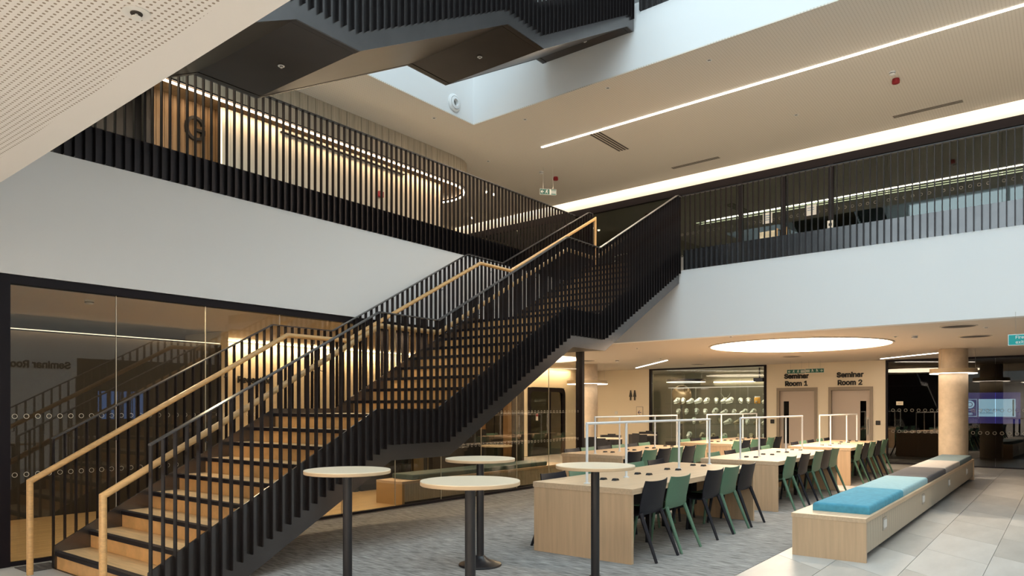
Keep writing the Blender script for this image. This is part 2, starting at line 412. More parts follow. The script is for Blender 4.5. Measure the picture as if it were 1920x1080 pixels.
for x in js[1:-1]: B('pane_joint', 'dot_light', win1, x-0.003, x+0.003, 8.1495, 8.1625, 0.035, 2.75)
sbox('wall_left_end', 'white', -4, 2.43, 8.12, 8.22, 0, 2.75)

# room behind the left glazing
sbox('wall_reception_dark', 'darkwall', -1, 6.66, 11.4, 11.6, 0, 2.60)
sbox('wall_reception_side', 'cream', 6.66, 6.8, 11.42, 12.6, 0, G0)
wr = sempty('wall_reception', (6.8, 12.6, 0))
for k in range(36):
    x = 6.8+k*0.165
    B('panel', 'cream', wr, x+0.006, x+0.159, 12.585, 12.62, 0, G0-0.06)
B('backing', 'cream', wr, 6.8, 12.8, 12.62, 12.7, 0, G0)
wrt = sempty('wall_reception_return', (12.8, 9.6, 0))
B('backing', 'darkwall', wrt, 12.76, 12.86, 9.6, 12.6, 0, G0)
for k in range(12): B('panel', 'oak_dark' if k % 3 == 1 else 'darkwall', wrt, 12.735, 12.76, 9.62+k*0.248, 9.85+k*0.248, 0.05, 2.30)
B('panel', 'cream', wrt, 12.735, 12.76, 9.62, 12.58, 2.32, G0-0.01)
sbox('wall_reception_end', 'darkwall', -1, -0.8, 8.3, 11.4, 0, G0)

# ------------------------------------------------------------------ far wall of the ground floor
def fpan(y0, y1, x0, x1, z0, z1, mb=None): return gpan(y0, y1, x0, x1, z0, z1, mb, WX)
struct(fpan(11.3, 18, 0, 0.15, 0, G0).build('wall_far_cream', 'cream'))
fw = MB()
D1 = (5.79, 6.97); D2 = (4.30, 5.48)             # the two seminar room doors
for y0, y1 in ((3.98,D2[0]-0.0),(D2[1],D1[0]),(D1[1],7.28)): fpan(y0, y1, 0, 0.15, 0, G0, fw)
for y0, y1 in (D1, D2): fpan(y0, y1, 0, 0.15, 2.12, G0, fw)
struct(fw.build('wall_far_seminar', 'cream'))
for i, (y0, y1) in enumerate((D1, D2)):
    d = sempty('door_%d' % (i+1), (WX(y0), y0, 0))
    f = MB(); fpan(y0, y0+0.08, -0.03, 0.12, 0, 2.12, f); fpan(y1-0.08, y1, -0.03, 0.12, 0, 2.12, f); fpan(y0+0.08, y1-0.08, -0.03, 0.12, 2.03, 2.12, f)
    f.build('door_frame', 'doorframe', d)
    lo, hi = y0+0.085, y1-0.085
    vp = (hi-0.26, hi-0.10) if i == 0 else (lo+0.10, lo+0.26)    # vision panel near the leading edge
    lf = MB()
    fpan(lo, vp[0], 0.06, 0.105, 0.01, 2.025, lf); fpan(vp[1], hi, 0.06, 0.105, 0.01, 2.025, lf)
    fpan(vp[0], vp[1], 0.06, 0.105, 0.01, 0.45, lf); fpan(vp[0], vp[1], 0.06, 0.105, 1.72, 2.025, lf)
    leaf = lf.build('door_leaf', 'door', d)
    fpan(vp[0], vp[1], 0.078, 0.086, 0.45, 1.72).build('vision_panel', 'glass_dark', leaf)
    yy = hi-0.06 if i == 0 else lo+0.06
    if i == 0: fpan(yy-0.035, yy+0.035, 0.052, 0.06, 0.85, 1.25).build('push_plate', 'steel', leaf)
    else:
        fpan(yy-0.04, yy+0.04, 0.052, 0.06, 0.75, 1.27).build('pull_plate', 'steel', leaf)
        MB().tube([(WX(yy)+0.06,yy,1.2),(WX(yy)+0.0,yy,1.2),(WX(yy)+0.0,yy,0.8),(WX(yy)+0.06,yy,0.8)], 0.014, 8).build('pull_handle', 'steel', leaf, smooth=True)
# seminar rooms behind the doors: dim boxes
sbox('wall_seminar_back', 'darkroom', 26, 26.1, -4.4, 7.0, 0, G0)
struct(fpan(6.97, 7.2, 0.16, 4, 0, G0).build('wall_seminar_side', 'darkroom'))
# smoked glass wall
win3 = sempty('window_3', (WX(3.9), 3.9, 0))
fpan(3.93, 3.98, -0.02, 0.08, 0, G0-0.004).build('mullion', 'black', win3)
fpan(-4.4, 3.93, -0.02, 0.08, 2.79, G0-0.004).build('header', 'black', win3)
fpan(-4.4, 3.93, -0.02, 0.06, 0, 0.03).build('sill_channel', 'black', win3)
yj = [3.93, 2.72, 1.46, 0.16, -1.1, -2.4, -4.4]
for a, b in zip(yj[:-1], yj[1:]): fpan(b+0.003, a-0.003, 0.02, 0.032, 0.03, 2.79).build('pane', 'glass_dark', win3)
dots = MB()
for k in range(36):
    yy = 3.80-k*0.155
    for z in (1.46, 0.885): dots.ring((WX(yy)+0.013, yy, z), (0.04,1,0), (0,0,1), 0.034, 0.042)
o = dots.build('etched_rings', 'dot', win3); o['kind'] = 'stuff'
# display room glazing
win4 = sempty('window_4', (WX(9.3), 9.3, 0))
fpan(7.28, 7.36, -0.02, 0.08, 0, G0-0.004).build('mullion', 'black', win4)
fpan(11.22, 11.3, -0.02, 0.08, 0, G0-0.004).build('mullion', 'black', win4)
fpan(7.36, 11.22, -0.02, 0.08, 2.79, G0-0.004).build('header', 'black', win4)
for a, b in ((7.36,8.12),(8.12,8.92),(8.92,9.70),(9.70,10.46),(10.46,11.22)):
    fpan(a+0.004, b-0.004, 0.02, 0.03, 0.02, 2.79).build('pane', 'glass_thin', win4)
dots = MB()
for k in range(27):
    yy = 7.5+k*0.137
    for z in (1.46, 0.885): dots.ring((WX(yy)+0.013, yy, z), (0.04,1,0), (0,0,1), 0.030, 0.037)
o = dots.build('etched_rings', 'dot', win4); o['kind'] = 'stuff'
sbox('wall_display_back', pm('display_room_wall', (0.30,0.27,0.20), 0.7), 26.0, 26.1, 7.2, 14.0, 0, G0)
struct(fpan(7.2, 7.26, 0.16, 4.2, 0, G0).build('wall_display_side', 'cream'))
struct(fpan(13.0, 13.1, 0.16, 4.2, 0, G0).build('wall_display_end', 'cream'))

# ------------------------------------------------------------------ level one, left gallery: timber drum, lit wall
drum = thing('timber_bulkhead', 'grey oak boarded bulkhead with rounded end under the upper ceiling', 'bulkhead', (8.0, 12.0, C1))
cxd, cyd, rd = 12.15, 12.0, 1.0
ring = [(x, cyd-rd) for x in [2.0+0.18*k for k in range(57)]]
n0 = len(ring); ring = [p for p in ring if p[0] <= cxd]
na = 18
ring += [(cxd+rd*sin(pi*k/na), cyd-rd*cos(pi*k/na)) for k in range(1, na+1)]
ring += [(x, cyd+rd) for x in [cxd-0.18*k for k in range(1, 30)]]
for p, q in zip(ring[:-1], ring[1:]):
    d = Vector((q[0]-p[0], q[1]-p[1])); L = d.length; d.normalize(); nrm = Vector((d.y, -d.x))
    a = Vector(p)+d*0.004; b = Vector(q)-d*0.004
    MB().prism([tuple(a), tuple(b), tuple(b-nrm*0.02), tuple(a-nrm*0.02)], 6.66, C1-0.002).build('board', 'board', drum)
core = [(p[0]-0, p[1]) for p in ring]
def inset(pts, t):
    out = []
    for i, p in enumerate(pts):
        q = pts[min(i+1, len(pts)-1)]; r0 = pts[max(i-1, 0)]
        d = Vector((q[0]-r0[0], q[1]-r0[1])).normalized(); nn = Vector((d.y,-d.x)); out.append((p[0]-nn.x*t, p[1]-nn.y*t))
    return out
ci = inset(ring, 0.021); ci2 = inset(ring, 0.05)
cb = MB(); 
for i in range(len(ci)-1): cb.prism([ci[i],ci[i+1],ci2[i+1],ci2[i]], 6.64, C1-0.002)
cb.build('backing', 'black', drum)
lb = MB(); la = inset(ring, 0.06); l2 = inset(ring, 0.085)
for i in range(len(la)-1): lb.prism([la[i],la[i+1],l2[i+1],l2[i]], 6.60, 6.63)
lb.build('light_strip', 'led', drum)
inn = MB(); i1 = inset(ring, 0.12); i2 = inset(ring, 0.6)
for i in range(len(i1)-1): inn.prism([i1[i],i1[i+1],i2[i+1],i2[i]], 6.66, 6.70)
inn.build('inner_soffit', 'oak_dark', drum)
area('bulkhead_light', (8.5, 11.12, 6.55), 7.5, 0.06, 36, WARM, (radians(12),0,0))
wl = sempty('wall_gallery_lit', (6.57, 11.25, L1))
for k in range(34):
    x = 6.58+k*0.157
    B('panel', 'beige', wl, x+0.003, x+0.154, 11.24, 11.27, L1, 6.585)
B('backing', 'cream', wl, 6.57, 11.92, 11.27, 11.35, L1, 6.59)
B('edge_light', 'led_office', wl, 6.558, 6.566, 11.22, 11.245, L1, 6.55)
wg = sempty('wall_gallery_timber', (5.0, 12.0, L1))
for k in range(19):
    x = 5.78+k*0.07
    B('slat', 'oak_dark', wg, x, x+0.062, 12.0, 12.03, L1, 6.9)
B('backing', 'darkwall', wg, 5.7, 7.2, 12.03, 12.1, L1, C1)
sbox('wall_gallery_soffit', 'white', 5.2, 7.2, 11.3, 12.1, 6.92, 6.97)
sbox('wall_gallery_opening', 'darkwall', 4.6, 5.75, 12.3, 12.4, L1, 7.0)  # dark sheet put in for the darkness of an opening
sbox('wall_gallery_beige', pm('taupe_wall', (0.36,0.30,0.20), 0.7), 1.0, 4.6, 12.3, 12.4, L1, C1)
sbox('wall_gallery_back', 'cream', -4, 20, 15.5, 15.7, L1, C1)
tr = tag(B('track_rail', 'black', None, 7.7, 10.75, 11.17, 11.24, 6.50, 6.515), 'thin black track rail on the lit gallery wall under the bulkhead', 'rail')
area('gallery_downlight', (6.4, 11.75, 6.85), 1.0, 0.1, 5, WARM)

# ------------------------------------------------------------------ staircases
FIN_T, FIN_D = 0.010, 0.048
def make_stair(name, label, kn, zs, nris, YN, YF, base, x_end, pdef):
    """kn: X of [foot, landing1 start, flight2 start, landing2 start, flight3 start, top]; zs: level of foot, landings, top"""
    st = thing(name, label, 'staircase', (kn[0], YN, base))
    lines = []
    for i in range(3):
        xa, xb = kn[2*i], kn[2*i+1]; za, zb = zs[i], zs[i+1]
        z0 = za + ((zb-za)/nris if i == 0 else 0)
        lines.append((xa, z0, (zb-z0)/(xb-xa)))
    def fl_(i, x): a = lines[i]; return a[1]+(x-a[0])*a[2]
    m1 = (kn[1]+kn[2])/2; m2 = (kn[3]+kn[4])/2
    def prof(x, of, ol):
        if x <= m1: return min(fl_(0,x)+of, zs[1]+ol) 
        if x <= m2: return min(max(fl_(1,x)+of, zs[1]+ol), zs[2]+ol)
        return min(max(fl_(2,x)+of, zs[2]+ol), zs[3]+ol)
    def kinks(of, ol):
        xs = [kn[0]]
        d = ol-of
        for i in range(3):
            a = lines[i]
            if i > 0: xs.append(a[0] + (zs[i]+d-a[1])/a[2])
            xs.append(a[0] + (zs[i+1]+d-a[1])/a[2])
        return xs
    def band(o_top, o_bot, y0, y1, xe):
        kt = [x for x in kinks(*o_top) if x < xe]+[xe]; kb = [x for x in kinks(*o_bot) if x < xe]+[xe]
        top = [(x, prof(x,*o_top)) for x in kt]; bot = [(x, max(base, prof(x,*o_bot))) for x in kb]
        # where the lower edge leaves the floor
        a = lines[0]; xf = a[0] + (base-o_bot[0]-a[1])/a[2]
        if xf > kn[0]: bot = [(kn[0], base), (xf, base)] + [b for b in bot if b[0] > xf]
        mb = MB(); n = len(top)
        allx = sorted(set([round(p[0],4) for p in top+bot]))
        def itp(pts, x):
            for p, q in zip(pts[:-1], pts[1:]):
                if p[0]-1e-6 <= x <= q[0]+1e-6: return p[1]+(q[1]-p[1])*(x-p[0])/max(1e-9, q[0]-p[0])
            return pts[-1][1]
        for xa, xb in zip(allx[:-1], allx[1:]):
            mb.prism([(xa,itp(bot,xa)),(xb,itp(bot,xb)),(xb,itp(top,xb)),(xa,itp(top,xa))], y0, y1, 'y')
        return mb
    OT, OB = (0.06, 0.06), (-0.61, -0.50)
    band(OT, OB, YN, YN+0.02, x_end).build('stringer', 'plate', st)
    band(OT, OB, YF-0.02, YF, x_end).build('stringer', 'plate', st)
    band((-0.575,-0.465), (-0.605,-0.495), YN+0.10, YF-0.10, x_end).build('soffit', 'soffit', st)
    band((-0.575,-0.465), (-0.61,-0.50), YN+0.02, YN+0.09, x_end).build('soffit_edge', 'soffit', st)
    band((-0.575,-0.465), (-0.61,-0.50), YF-0.09, YF-0.02, x_end).build('soffit_edge', 'soffit', st)
    # treads, risers, nosings
    yi0, yi1 = YN+0.021, YF-0.021
    for i in range(3):
        xa, xb = kn[2*i], kn[2*i+1]; r = (zs[i+1]-zs[i])/nris
        g = (xb-xa)/(nris-1) if i == 0 else (xb-xa)/nris
        x0 = xa if i == 0 else xa+g
        for k in range(nris):
            x = x0+k*g; z = zs[i]+(k+1)*r
            B('riser', 'ash_riser', st, x+0.02, x+0.035, yi0, yi1, z-r+0.001, z-0.036)
            if k < nris-1: t = B('tread', 'ash', st, x+0.062, x+g+0.022, yi0, yi1, z-0.035, z)
            else: t = B('landing', 'ash', st, x+0.062, (kn[2*i+2]+0.31 if i < 2 else x_end), yi0, yi1, z-0.035, z)
            nz = MB().box(x, x+0.062, yi0, yi1, z-0.035, z+0.001)
            nb = nz.build('nosing', 'black', t)
            gl = MB()
            for q in range(3): gl.box(x+0.012+q*0.016, x+0.016+q*0.016, yi0+0.02, yi1-0.02, z+0.001, z+0.003)
            gl.build('grip_strip', 'rail', t)
    # balustrades
    for side, (ya, yb) in enumerate(((YN-FIN_D, YN), (YF, YF+FIN_D))):
        ks = kinks(1.09, 1.09) if False else None
        xs = [kn[0], kn[1], kn[2], kn[3], kn[4], kn[5], x_end]
        pts = [(x, prof(x, 1.09, 1.09)) for x in xs if x <= x_end+1e-6]
        rb = MB()
        for p, q in zip(pts[:-1], pts[1:]):
            if q[0]-p[0] < 1e-3: continue
            rb.prism([(p[0]-0.004,p[1]-0.012),(q[0]+0.004,q[1]-0.012),(q[0]+0.004,q[1]),(p[0]-0.004,p[1])], ya-0.004, yb+0.004, 'y')
        bal = rb.build('balustrade', 'rail', st)
        cache = {}
        x = kn[0]
        while x < x_end-0.02:
            zt0, zt1 = prof(x,1.078,1.078), prof(x+FIN_T,1.078,1.078)
            zb0, zb1 = max(base, prof(x,-0.42,-0.33)), max(base, prof(x+FIN_T,-0.42,-0.33))
            key = (round(zt1-zt0,4), round(zb0-zt0,4), round(zb1-zt0,4))
            if key not in cache:
                mb = MB().prism([(0,zb0-zt0),(FIN_T,zb1-zt0),(FIN_T,zt1-zt0),(0,0)], ya, yb, 'y')
                me = bpy.data.meshes.new('baluster'); me.from_pydata([(v[0], v[1]-ya, v[2]) for v in mb.v], [], mb.f)
                me.materials.append(M['metal']); me.update(); cache[key] = me
            o = bpy.data.objects.new('baluster', cache[key]); C.objects.link(o); o.parent = bal
            o.location = Vector((x, ya, zt0))-off(bal); x += 0.0995
    return st, prof

YN, YF = 5.80, 7.68
KN = [2.765, 5.165, 6.08, 8.78, 9.70, 12.50]; ZS = [0, 1.47, 2.94, 4.41]
stair, prof = make_stair('staircase', 'charcoal steel staircase with pale timber treads rising from the ground floor', KN, ZS, 9, YN, YF, 0.0, 12.64, None)
# rounded timber handrails
for yy, xs in ((7.585, 2.533), (5.90, 2.464)):
    pts = [(xs,yy,0.0),(xs,yy,0.862),(5.30,yy,2.43),(6.215,yy,2.43),(8.96,yy,3.89),(9.77,yy,3.89),(12.56,yy,5.36),(12.56,yy,4.415)]
    hr = MB()
    hr.tube(pts[:2]+[(xs+0.001,yy,0.862)], 0.030, 12)
    hr = MB().tube(pts, 0.0285, 12).build('handrail', 'oak_rail', stair, smooth=True)
    s = 1 if yy > 7 else -1
    for xb in (3.3, 4.5, 5.7, 6.9, 8.1, 9.3, 10.5, 11.7):
        seg = [(p,q) for p,q in zip(pts[1:-2], pts[2:-1]) if p[0] <= xb <= q[0]]
        if not seg: continue
        p, q = seg[0]; zb = p[2]+(q[2]-p[2])*(xb-p[0])/(q[0]-p[0])
        MB().tube([(xb,yy,zb-0.02),(xb,yy,zb-0.075),(xb,yy+s*0.06,zb-0.085)], 0.006, 6).build('bracket', 'tube_black', hr)
KU = [1.53, 3.93, 4.73, 7.21, 8.04, 10.45]; ZU = [L1, 5.735, 7.06, L2]
stair2, prof2 = make_stair('upper_staircase', 'dark steel staircase overhead climbing from level one to level two', KU, ZU, 8, YN, YF, L1, 10.86, None)

# ------------------------------------------------------------------ gallery balustrades
def gallery(name, label, p0, p1, zb, zk, zt, side, step=0.0995, kick='plate'):
    """balustrade from p0 to p1; side = +1/-1 normal pointing to the void"""
    P0, P1 = Vector(p0), Vector(p1); d = (P1-P0); L = d.length; d.normalize(); n = Vector((-d.y, d.x))*side
    g = thing(name, label, 'balustrade', (P0.x, P0.y, zb))
    def quad(a, b, t0, t1): return [tuple(P0+d*a+n*t0), tuple(P0+d*b+n*t0), tuple(P0+d*b+n*t1), tuple(P0+d*a+n*t1)]
    MB().prism(quad(0, L, -0.012, 0.0), zb, zk).build('kick_plate', kick, g)
    MB().prism(quad(0, L, -0.004, FIN_D+0.004), zt-0.012, zt).build('top_rail', 'rail', g)
    me = None; k = 0
    while k*step < L:
        a = k*step
        if me is None:
            q = [(Vector(v)-P0) for v in quad(a, a+FIN_T, 0, FIN_D)]
            o = MB(); o.prism([(v.x+P0.x, v.y+P0.y) for v in q], zb, zt-0.012); o = o.build('baluster', 'metal', g); me = o
        else: copy_at(me, g, Vector((*(d*a), 0)))
        k += 1
    return g
gallery('gallery_balustrade', 'dark slatted balustrade of the left gallery above the white wall', (1.6, YW+0.0), (12.55, YW+0.0), FA, 4.49, 5.51, -1, kick='metal')  # darker finish on this kick plate stands in for its shade
gallery('gallery_balustrade', 'dark slatted balustrade of the right gallery above the white band', (FX(-0.9), -0.9), (FX(5.72), 5.72), FA, 4.49, 5.51, 1)
gallery('gallery_balustrade', 'dark slatted balustrade at the top edge beside the overhead stair', (FX2(2.5), 2.5), (FX2(5.70), 5.70), FB, FB+0.37, FB+1.4, 1)
gallery('gallery_balustrade', 'short slatted balustrade returning between the stair head and left gallery', (FX(7.74), 7.74), (FX(8.06), 8.06), FA, 4.49, 5.51, 1)

# ------------------------------------------------------------------ study tables
def study_table(x0, y0, label, L=3.49, Wd=1.20):
    t = thing('study_table', label, 'table', (x0, y0, 0), 'oak study tables')
    x1, y1 = x0+L, y0+Wd
    B('table_top', 'oak_x', t, x0, x1, y0, y1, 0.687, 0.745, bevel=0.002)
    for xa in (x0+0.004, x1-0.050): B('end_panel', 'oak_v', t, xa, xa+0.046, y0+0.012, y1-0.012, 0.0, 0.687)
    B('modesty_panel', 'black', t, x0+0.6, x1-0.6, y0+Wd/2-0.02, y0+Wd/2+0.02, 0.25, 0.66)
    for xa in (x0+1.15, x1-1.2): B('leg', 'tube_black', t, xa, xa+0.05, y0+Wd/2-0.2, y0+Wd/2-0.15, 0, 0.687)
    for xa in (x0+1.15, x1-1.2): B('leg', 'tube_black', t, xa, xa+0.05, y0+Wd/2+0.15, y0+Wd/2+0.2, 0, 0.687)
    ym = y0+Wd/2+0.03
    a, b = x0+0.18, x1+0.07-0.12
    rl = MB().tube([(a-0.012,ym,1.375),(b+0.012,ym,1.375)], 0.0145, 10).build('light_rail', 'rail_white', t, smooth=True)
    for xp in (a, a+0.85, b-1.0, b):
        MB().tube([(xp,ym,0.745),(xp,ym,1.372)], 0.0145, 10).build('post', 'rail_white', rl, smooth=True)
        MB().lathe([(0.034,0.745),(0.034,0.752),(0.016,0.756)], (xp,ym,0), 14).build('flange', 'rail_white', rl)
    for k in range(4):
        for dy in (-0.105, 0.045):
            xm = x0+0.64+k*0.80; yb = ym+dy
            MB().prism([(xm-0.045,0.7455),(xm+0.045,0.7455),(xm+0.02,0.768),(xm-0.02,0.768)], yb, yb+0.05, 'y').build('power_module', 'mod', t)
    return t
TN = ['nearest oak study table with white light rail behind the round bar tables',
      'oak study table with light rail, middle of the row beside the cushioned bench',
      'oak study table with light rail standing nearest the seminar room doors',
      'oak study table with light rail, close to the black post and left glazing',
      'oak study table with light rail in front of the skull display window']
TP = [(6.28,3.37),(10.75,3.37),(15.22,3.37),(10.47,5.80),(15.30,5.80)]
for (x, y), l in zip(TP, TN): study_table(x, y, l)

# ------------------------------------------------------------------ chairs: one-piece shells
def chair_proto(mat):
    r = bpy.data.objects.new('chair', None); C.objects.link(r); r.empty_display_size = 0.1
    prof_ = [(0.235,0.425),(0.22,0.452),(0.10,0.452),(-0.05,0.440),(-0.13,0.438),(-0.175,0.452),(-0.198,0.49),(-0.215,0.56),(-0.236,0.66),(-0.258,0.75),(-0.272,0.795)]
    wd = [0.21,0.238,0.252,0.256,0.257,0.256,0.256,0.258,0.258,0.252,0.242]
    nu = 8; mb = MB()
    for t in (0, 1):
        vs = []
        for i, ((y, z), hw) in enumerate(zip(prof_, wd)):
            for j in range(nu+1):
                u = -1+2*j/nu
                k = min(1, max(0, (i-4)/3))
                yy = y + 0.035*u*u*k; zz = z + 0.012*u*u*(1-k)
                if i == len(prof_)-1: zz += 0.012*(abs(u)**3)
                # thickness: inner side towards +y / up
                if t: yy += 0.011*k; zz += 0.011*(1-k)
                vs.append((u*hw, yy, zz))
        mb.v += vs
    n = (nu+1)*len(prof_); m = len(prof_)
    for t in (0, 1):
        for i in range(m-1):
            for j in range(nu):
                a = t*n+i*(nu+1)+j; q = (a, a+1, a+nu+2, a+nu+1); mb.f.append(q if t else q[::-1])
    for i in range(m-1):
        for j in (0, nu):
            a = i*(nu+1)+j; mb.f.append((a, a+nu+1, n+a+nu+1, n+a))
    for i in (0, m-1):
        for j in range(nu):
            a = i*(nu+1)+j; mb.f.append((a, a+1, n+a+1, n+a))
    # split shell into seat and backrest along the bend
    def sub(lo, hi, nm):
        me = MB(); keep = {}
        for f in mb.f:
            rows = [(v % n)//(nu+1) for v in f]
            if min(rows) >= lo and max(rows) <= hi:
                for v in f:
                    if v not in keep: keep[v] = len(me.v); me.v.append(mb.v[v])
                me.f.append(tuple(keep[v] for v in f))
        return me.build(nm, mat, r, smooth=True)
    sub(0, 5, 'seat'); sub(5, m-1, 'backrest')
    def leg(p, q, r0, r1):
        MB().tube([p, q], [r0, r1], 8).build('leg', mat, r, smooth=True)
    for s in (-1, 1):
        leg((s*0.222,-0.165,0.475), (s*0.246,-0.352,0.0), 0.024, 0.0155)
        leg((s*0.205, 0.185,0.440), (s*0.232, 0.245,0.0), 0.022, 0.0155)
    return r
protos = {'navy': chair_proto('navy'), 'green': chair_proto('green')}
used = {'navy': False, 'green': False}
ORD = ['first','second','third','fourth','fifth','sixth']
def seat_row(xs, y, rz, cols, side, tbl):
    for i, (x, c) in enumerate(zip(xs, cols)):
        if used[c]: o = copy_tree(protos[c], (x,y,0.004), rz)
        else: o = protos[c]; o.location = (x,y,0.004); o.rotation_euler = (0,0,rz); used[c] = True
        o.name = 'chair'
        colr = 'dark navy' if c == 'navy' else 'green'
        tag(o, '%s plastic chair, %s from camera, %s side of %s' % (colr, ORD[i], side, tbl), 'chair', 'plastic chairs at the study tables')
G_, N_ = 'green', 'navy'
yr, yl = 3.565, 4.385
tb = ['nearest study table', 'middle bench-row study table', 'table by seminar doors', 'table by black post', 'table by skull display']
seat_row([6.735,7.32,8.30,8.84,9.43], yr, 0, [N_,G_,N_,G_,N_], 'bench', tb[0])
seat_row([6.73,7.30,8.05,8.67,9.29], yl, pi, [N_,G_,N_,G_,N_], 'stair', tb[0])
seat_row([11.30,12.05,12.85,13.38,13.92], yr, 0, [G_,N_,G_,N_,G_], 'bench', tb[1])
seat_row([11.38,12.10,12.80,13.35,13.92], yl, pi, [G_,N_,G_,N_,G_], 'stair', tb[1])
seat_row([15.85,16.50,17.10,17.75,18.38], yr, 0, [G_,N_,G_,N_,G_], 'bench', tb[2])
seat_row([15.80,16.40,17.00,17.75,18.38], yl, pi, [N_,G_,N_,G_,N_], 'stair', tb[2])
seat_row([10.85,11.42,11.99,12.52,13.08,13.62], 5.995, 0, [N_,G_,N_,G_,N_,G_], 'bench', tb[3])
seat_row([10.85,11.40,11.97,12.52,13.07,13.62], 6.805, pi, [N_,G_,N_,G_,N_,G_], 'stair', tb[3])
seat_row([15.62,16.17,16.75,17.30,17.87,18.44], 5.995, 0, [G_,N_,G_,N_,G_,N_], 'bench', tb[4])
seat_row([15.66,16.25,16.85,17.42,18.0], 6.805, pi, [G_,N_,G_,N_,G_], 'stair', tb[4])

# ------------------------------------------------------------------ round bar tables
def bar_table(x, y, label):
    t = thing('bar_table', label, 'table', (x,y,0.004), 'tall round bar tables')
    tp = MB().lathe([(0.30,1.018),(0.336,1.020),(0.340,1.024),(0.340,1.044)], (x,y,0), 56).build('table_top', 'ply_edge', t, smooth=True)
    MB().lathe([(0.340,1.044),(0.3385,1.050)], (x,y,0), 56).build('laminate', 'lam_white', tp)
    MB().lathe([(0.037,0.06),(0.037,1.019)], (x,y,0), 24).build('pole', 'tube_black', t, smooth=True)
    MB().lathe([(0.208,0.004),(0.210,0.012),(0.205,0.022),(0.16,0.036),(0.09,0.060),(0.06,0.085),(0.048,0.10),(0.037,0.102)], (x,y,0), 40).build('base', 'tube_black', t, smooth=True)
    return t
bar_table(3.735, 4.545, 'tall round bar table with cream top right beside the stair')
bar_table(3.70, 3.22, 'tall round bar table closest to the camera, largest cream top')
bar_table(5.37, 4.545, 'tall round bar table whose flared black base shows on the carpet')
bar_table(5.335, 3.22, 'tall round bar table standing in front of the nearest study table')

# ------------------------------------------------------------------ long bench and its cushions
bx0, bx1, by0, by1 = 7.78, 18.15, 1.585, 2.305
bn = thing('bench', 'long low oak bench with coloured cushions along the tiled walkway', 'bench', (bx0, by0, 0))
B('bench_top', 'oak_x', bn, bx0, bx1, by0, by1, 0.395, 0.440, bevel=0.002)
for xa in (bx0+0.003, bx1-0.048): B('end_panel', 'oak_v', bn, xa, xa+0.045, by0, by1-0.01, 0, 0.395)
B('plinth', 'black', bn, bx0+0.05, bx1-0.05, by0+0.10, by1-0.06, 0.0, 0.10)
nb = 84; wbd = (bx1-bx0-0.096)/nb; sl = None
for yy in (by0+0.02, by1-0.04):
    for k in range(nb):
        xa = bx0+0.048+k*wbd
        if sl is None: sl = B('slat', 'oak_grey', bn, xa+0.0015, xa+wbd-0.0015, yy, yy+0.02, 0.075, 0.393); base_xy = (xa, yy)
        else: copy_at(sl, bn, (xa-base_xy[0], yy-base_xy[1], 0))
for xs in (8.78, 11.45, 14.2, 16.9):
    pl = B('socket_plate', 'steel', bn, xs-0.09, xs+0.09, by0+0.012, by0+0.021, 0.20, 0.335)
    so = B('socket', 'plastic', pl, xs-0.07, xs+0.07, by0+0.004, by0+0.013, 0.225, 0.31)
def cushion(x0, x1, mat, label):
    y0, y1, z0, z1 = by0+0.03, by1-0.13, 0.4405, 0.53
    nx, ny = 14, 8; mb = MB(); top = []; 
    def pt(i, j, up):
        u, v = i/nx, j/ny
        e = min(u, 1-u)*(x1-x0); h = min(v, 1-v)*(y1-y0); r = 0.035
        k = min(1, min(e, h)/r); k = sqrt(max(0, 1-(1-k)**2))
        bul = 0.006*sin(pi*u)*sin(pi*v)
        return (x0+(x1-x0)*u, y0+(y1-y0)*v, (z1-0.03+0.03*k+bul) if up else z0)
    us = [0,0.004,0.012,0.025,0.1,0.25,0.4,0.6,0.75,0.9,0.975,0.988,0.996,1]; vs = [0,0.015,0.035,0.07,0.3,0.7,0.93,0.965,0.985,1]
    nx, ny = len(us), len(vs)
    def pz(u, v):
        e = min(u,1-u)*(x1-x0); h = min(v,1-v)*(y1-y0); r = 0.04
        k = min(1, min(e,h)/r); k = sqrt(max(0,1-(1-k)**2)); return z1-0.03+0.03*k+0.006*sin(pi*u)*sin(pi*v)
    V = [(x0+(x1-x0)*u, y0+(y1-y0)*v, pz(u,v)) for u in us for v in vs]
    Bm = [(x0+(x1-x0)*u, y0+(y1-y0)*v, z0) for u in us for v in vs]
    mb.v = V+Bm; n = nx*ny
    for i in range(nx-1):
        for j in range(ny-1):
            a = i*ny+j; mb.f.append((a,a+ny,a+ny+1,a+1)); mb.f.append((n+a,n+a+1,n+a+ny+1,n+a+ny))
    for i in range(nx-1):
        for j in (0, ny-1): a = i*ny+j; mb.f.append((a,a+ny,n+a+ny,n+a))
    for j in range(ny-1):
        for i in (0, nx-1): a = i*ny+j; mb.f.append((a,a+1,n+a+1,n+a))
    o = mb.build('seat_cushion', mat, None, smooth=True); tag(o, label, 'cushion', 'bench cushions'); return o
cushion(8.10, 10.0, 'teal', 'bright teal felt cushion at the near end of the long bench')
cushion(10.01, 11.95, 'skyb', 'pale blue felt cushion, second along the long bench')
cushion(11.96, 13.92, 'greyw', 'charcoal felt cushion in the middle of the long bench')
cushion(13.95, 15.90, 'palew', 'light grey felt cushion, fourth along the long bench')
cushion(15.93, 17.95, 'bluegrey', 'blue grey felt cushion at the far end of the long bench')

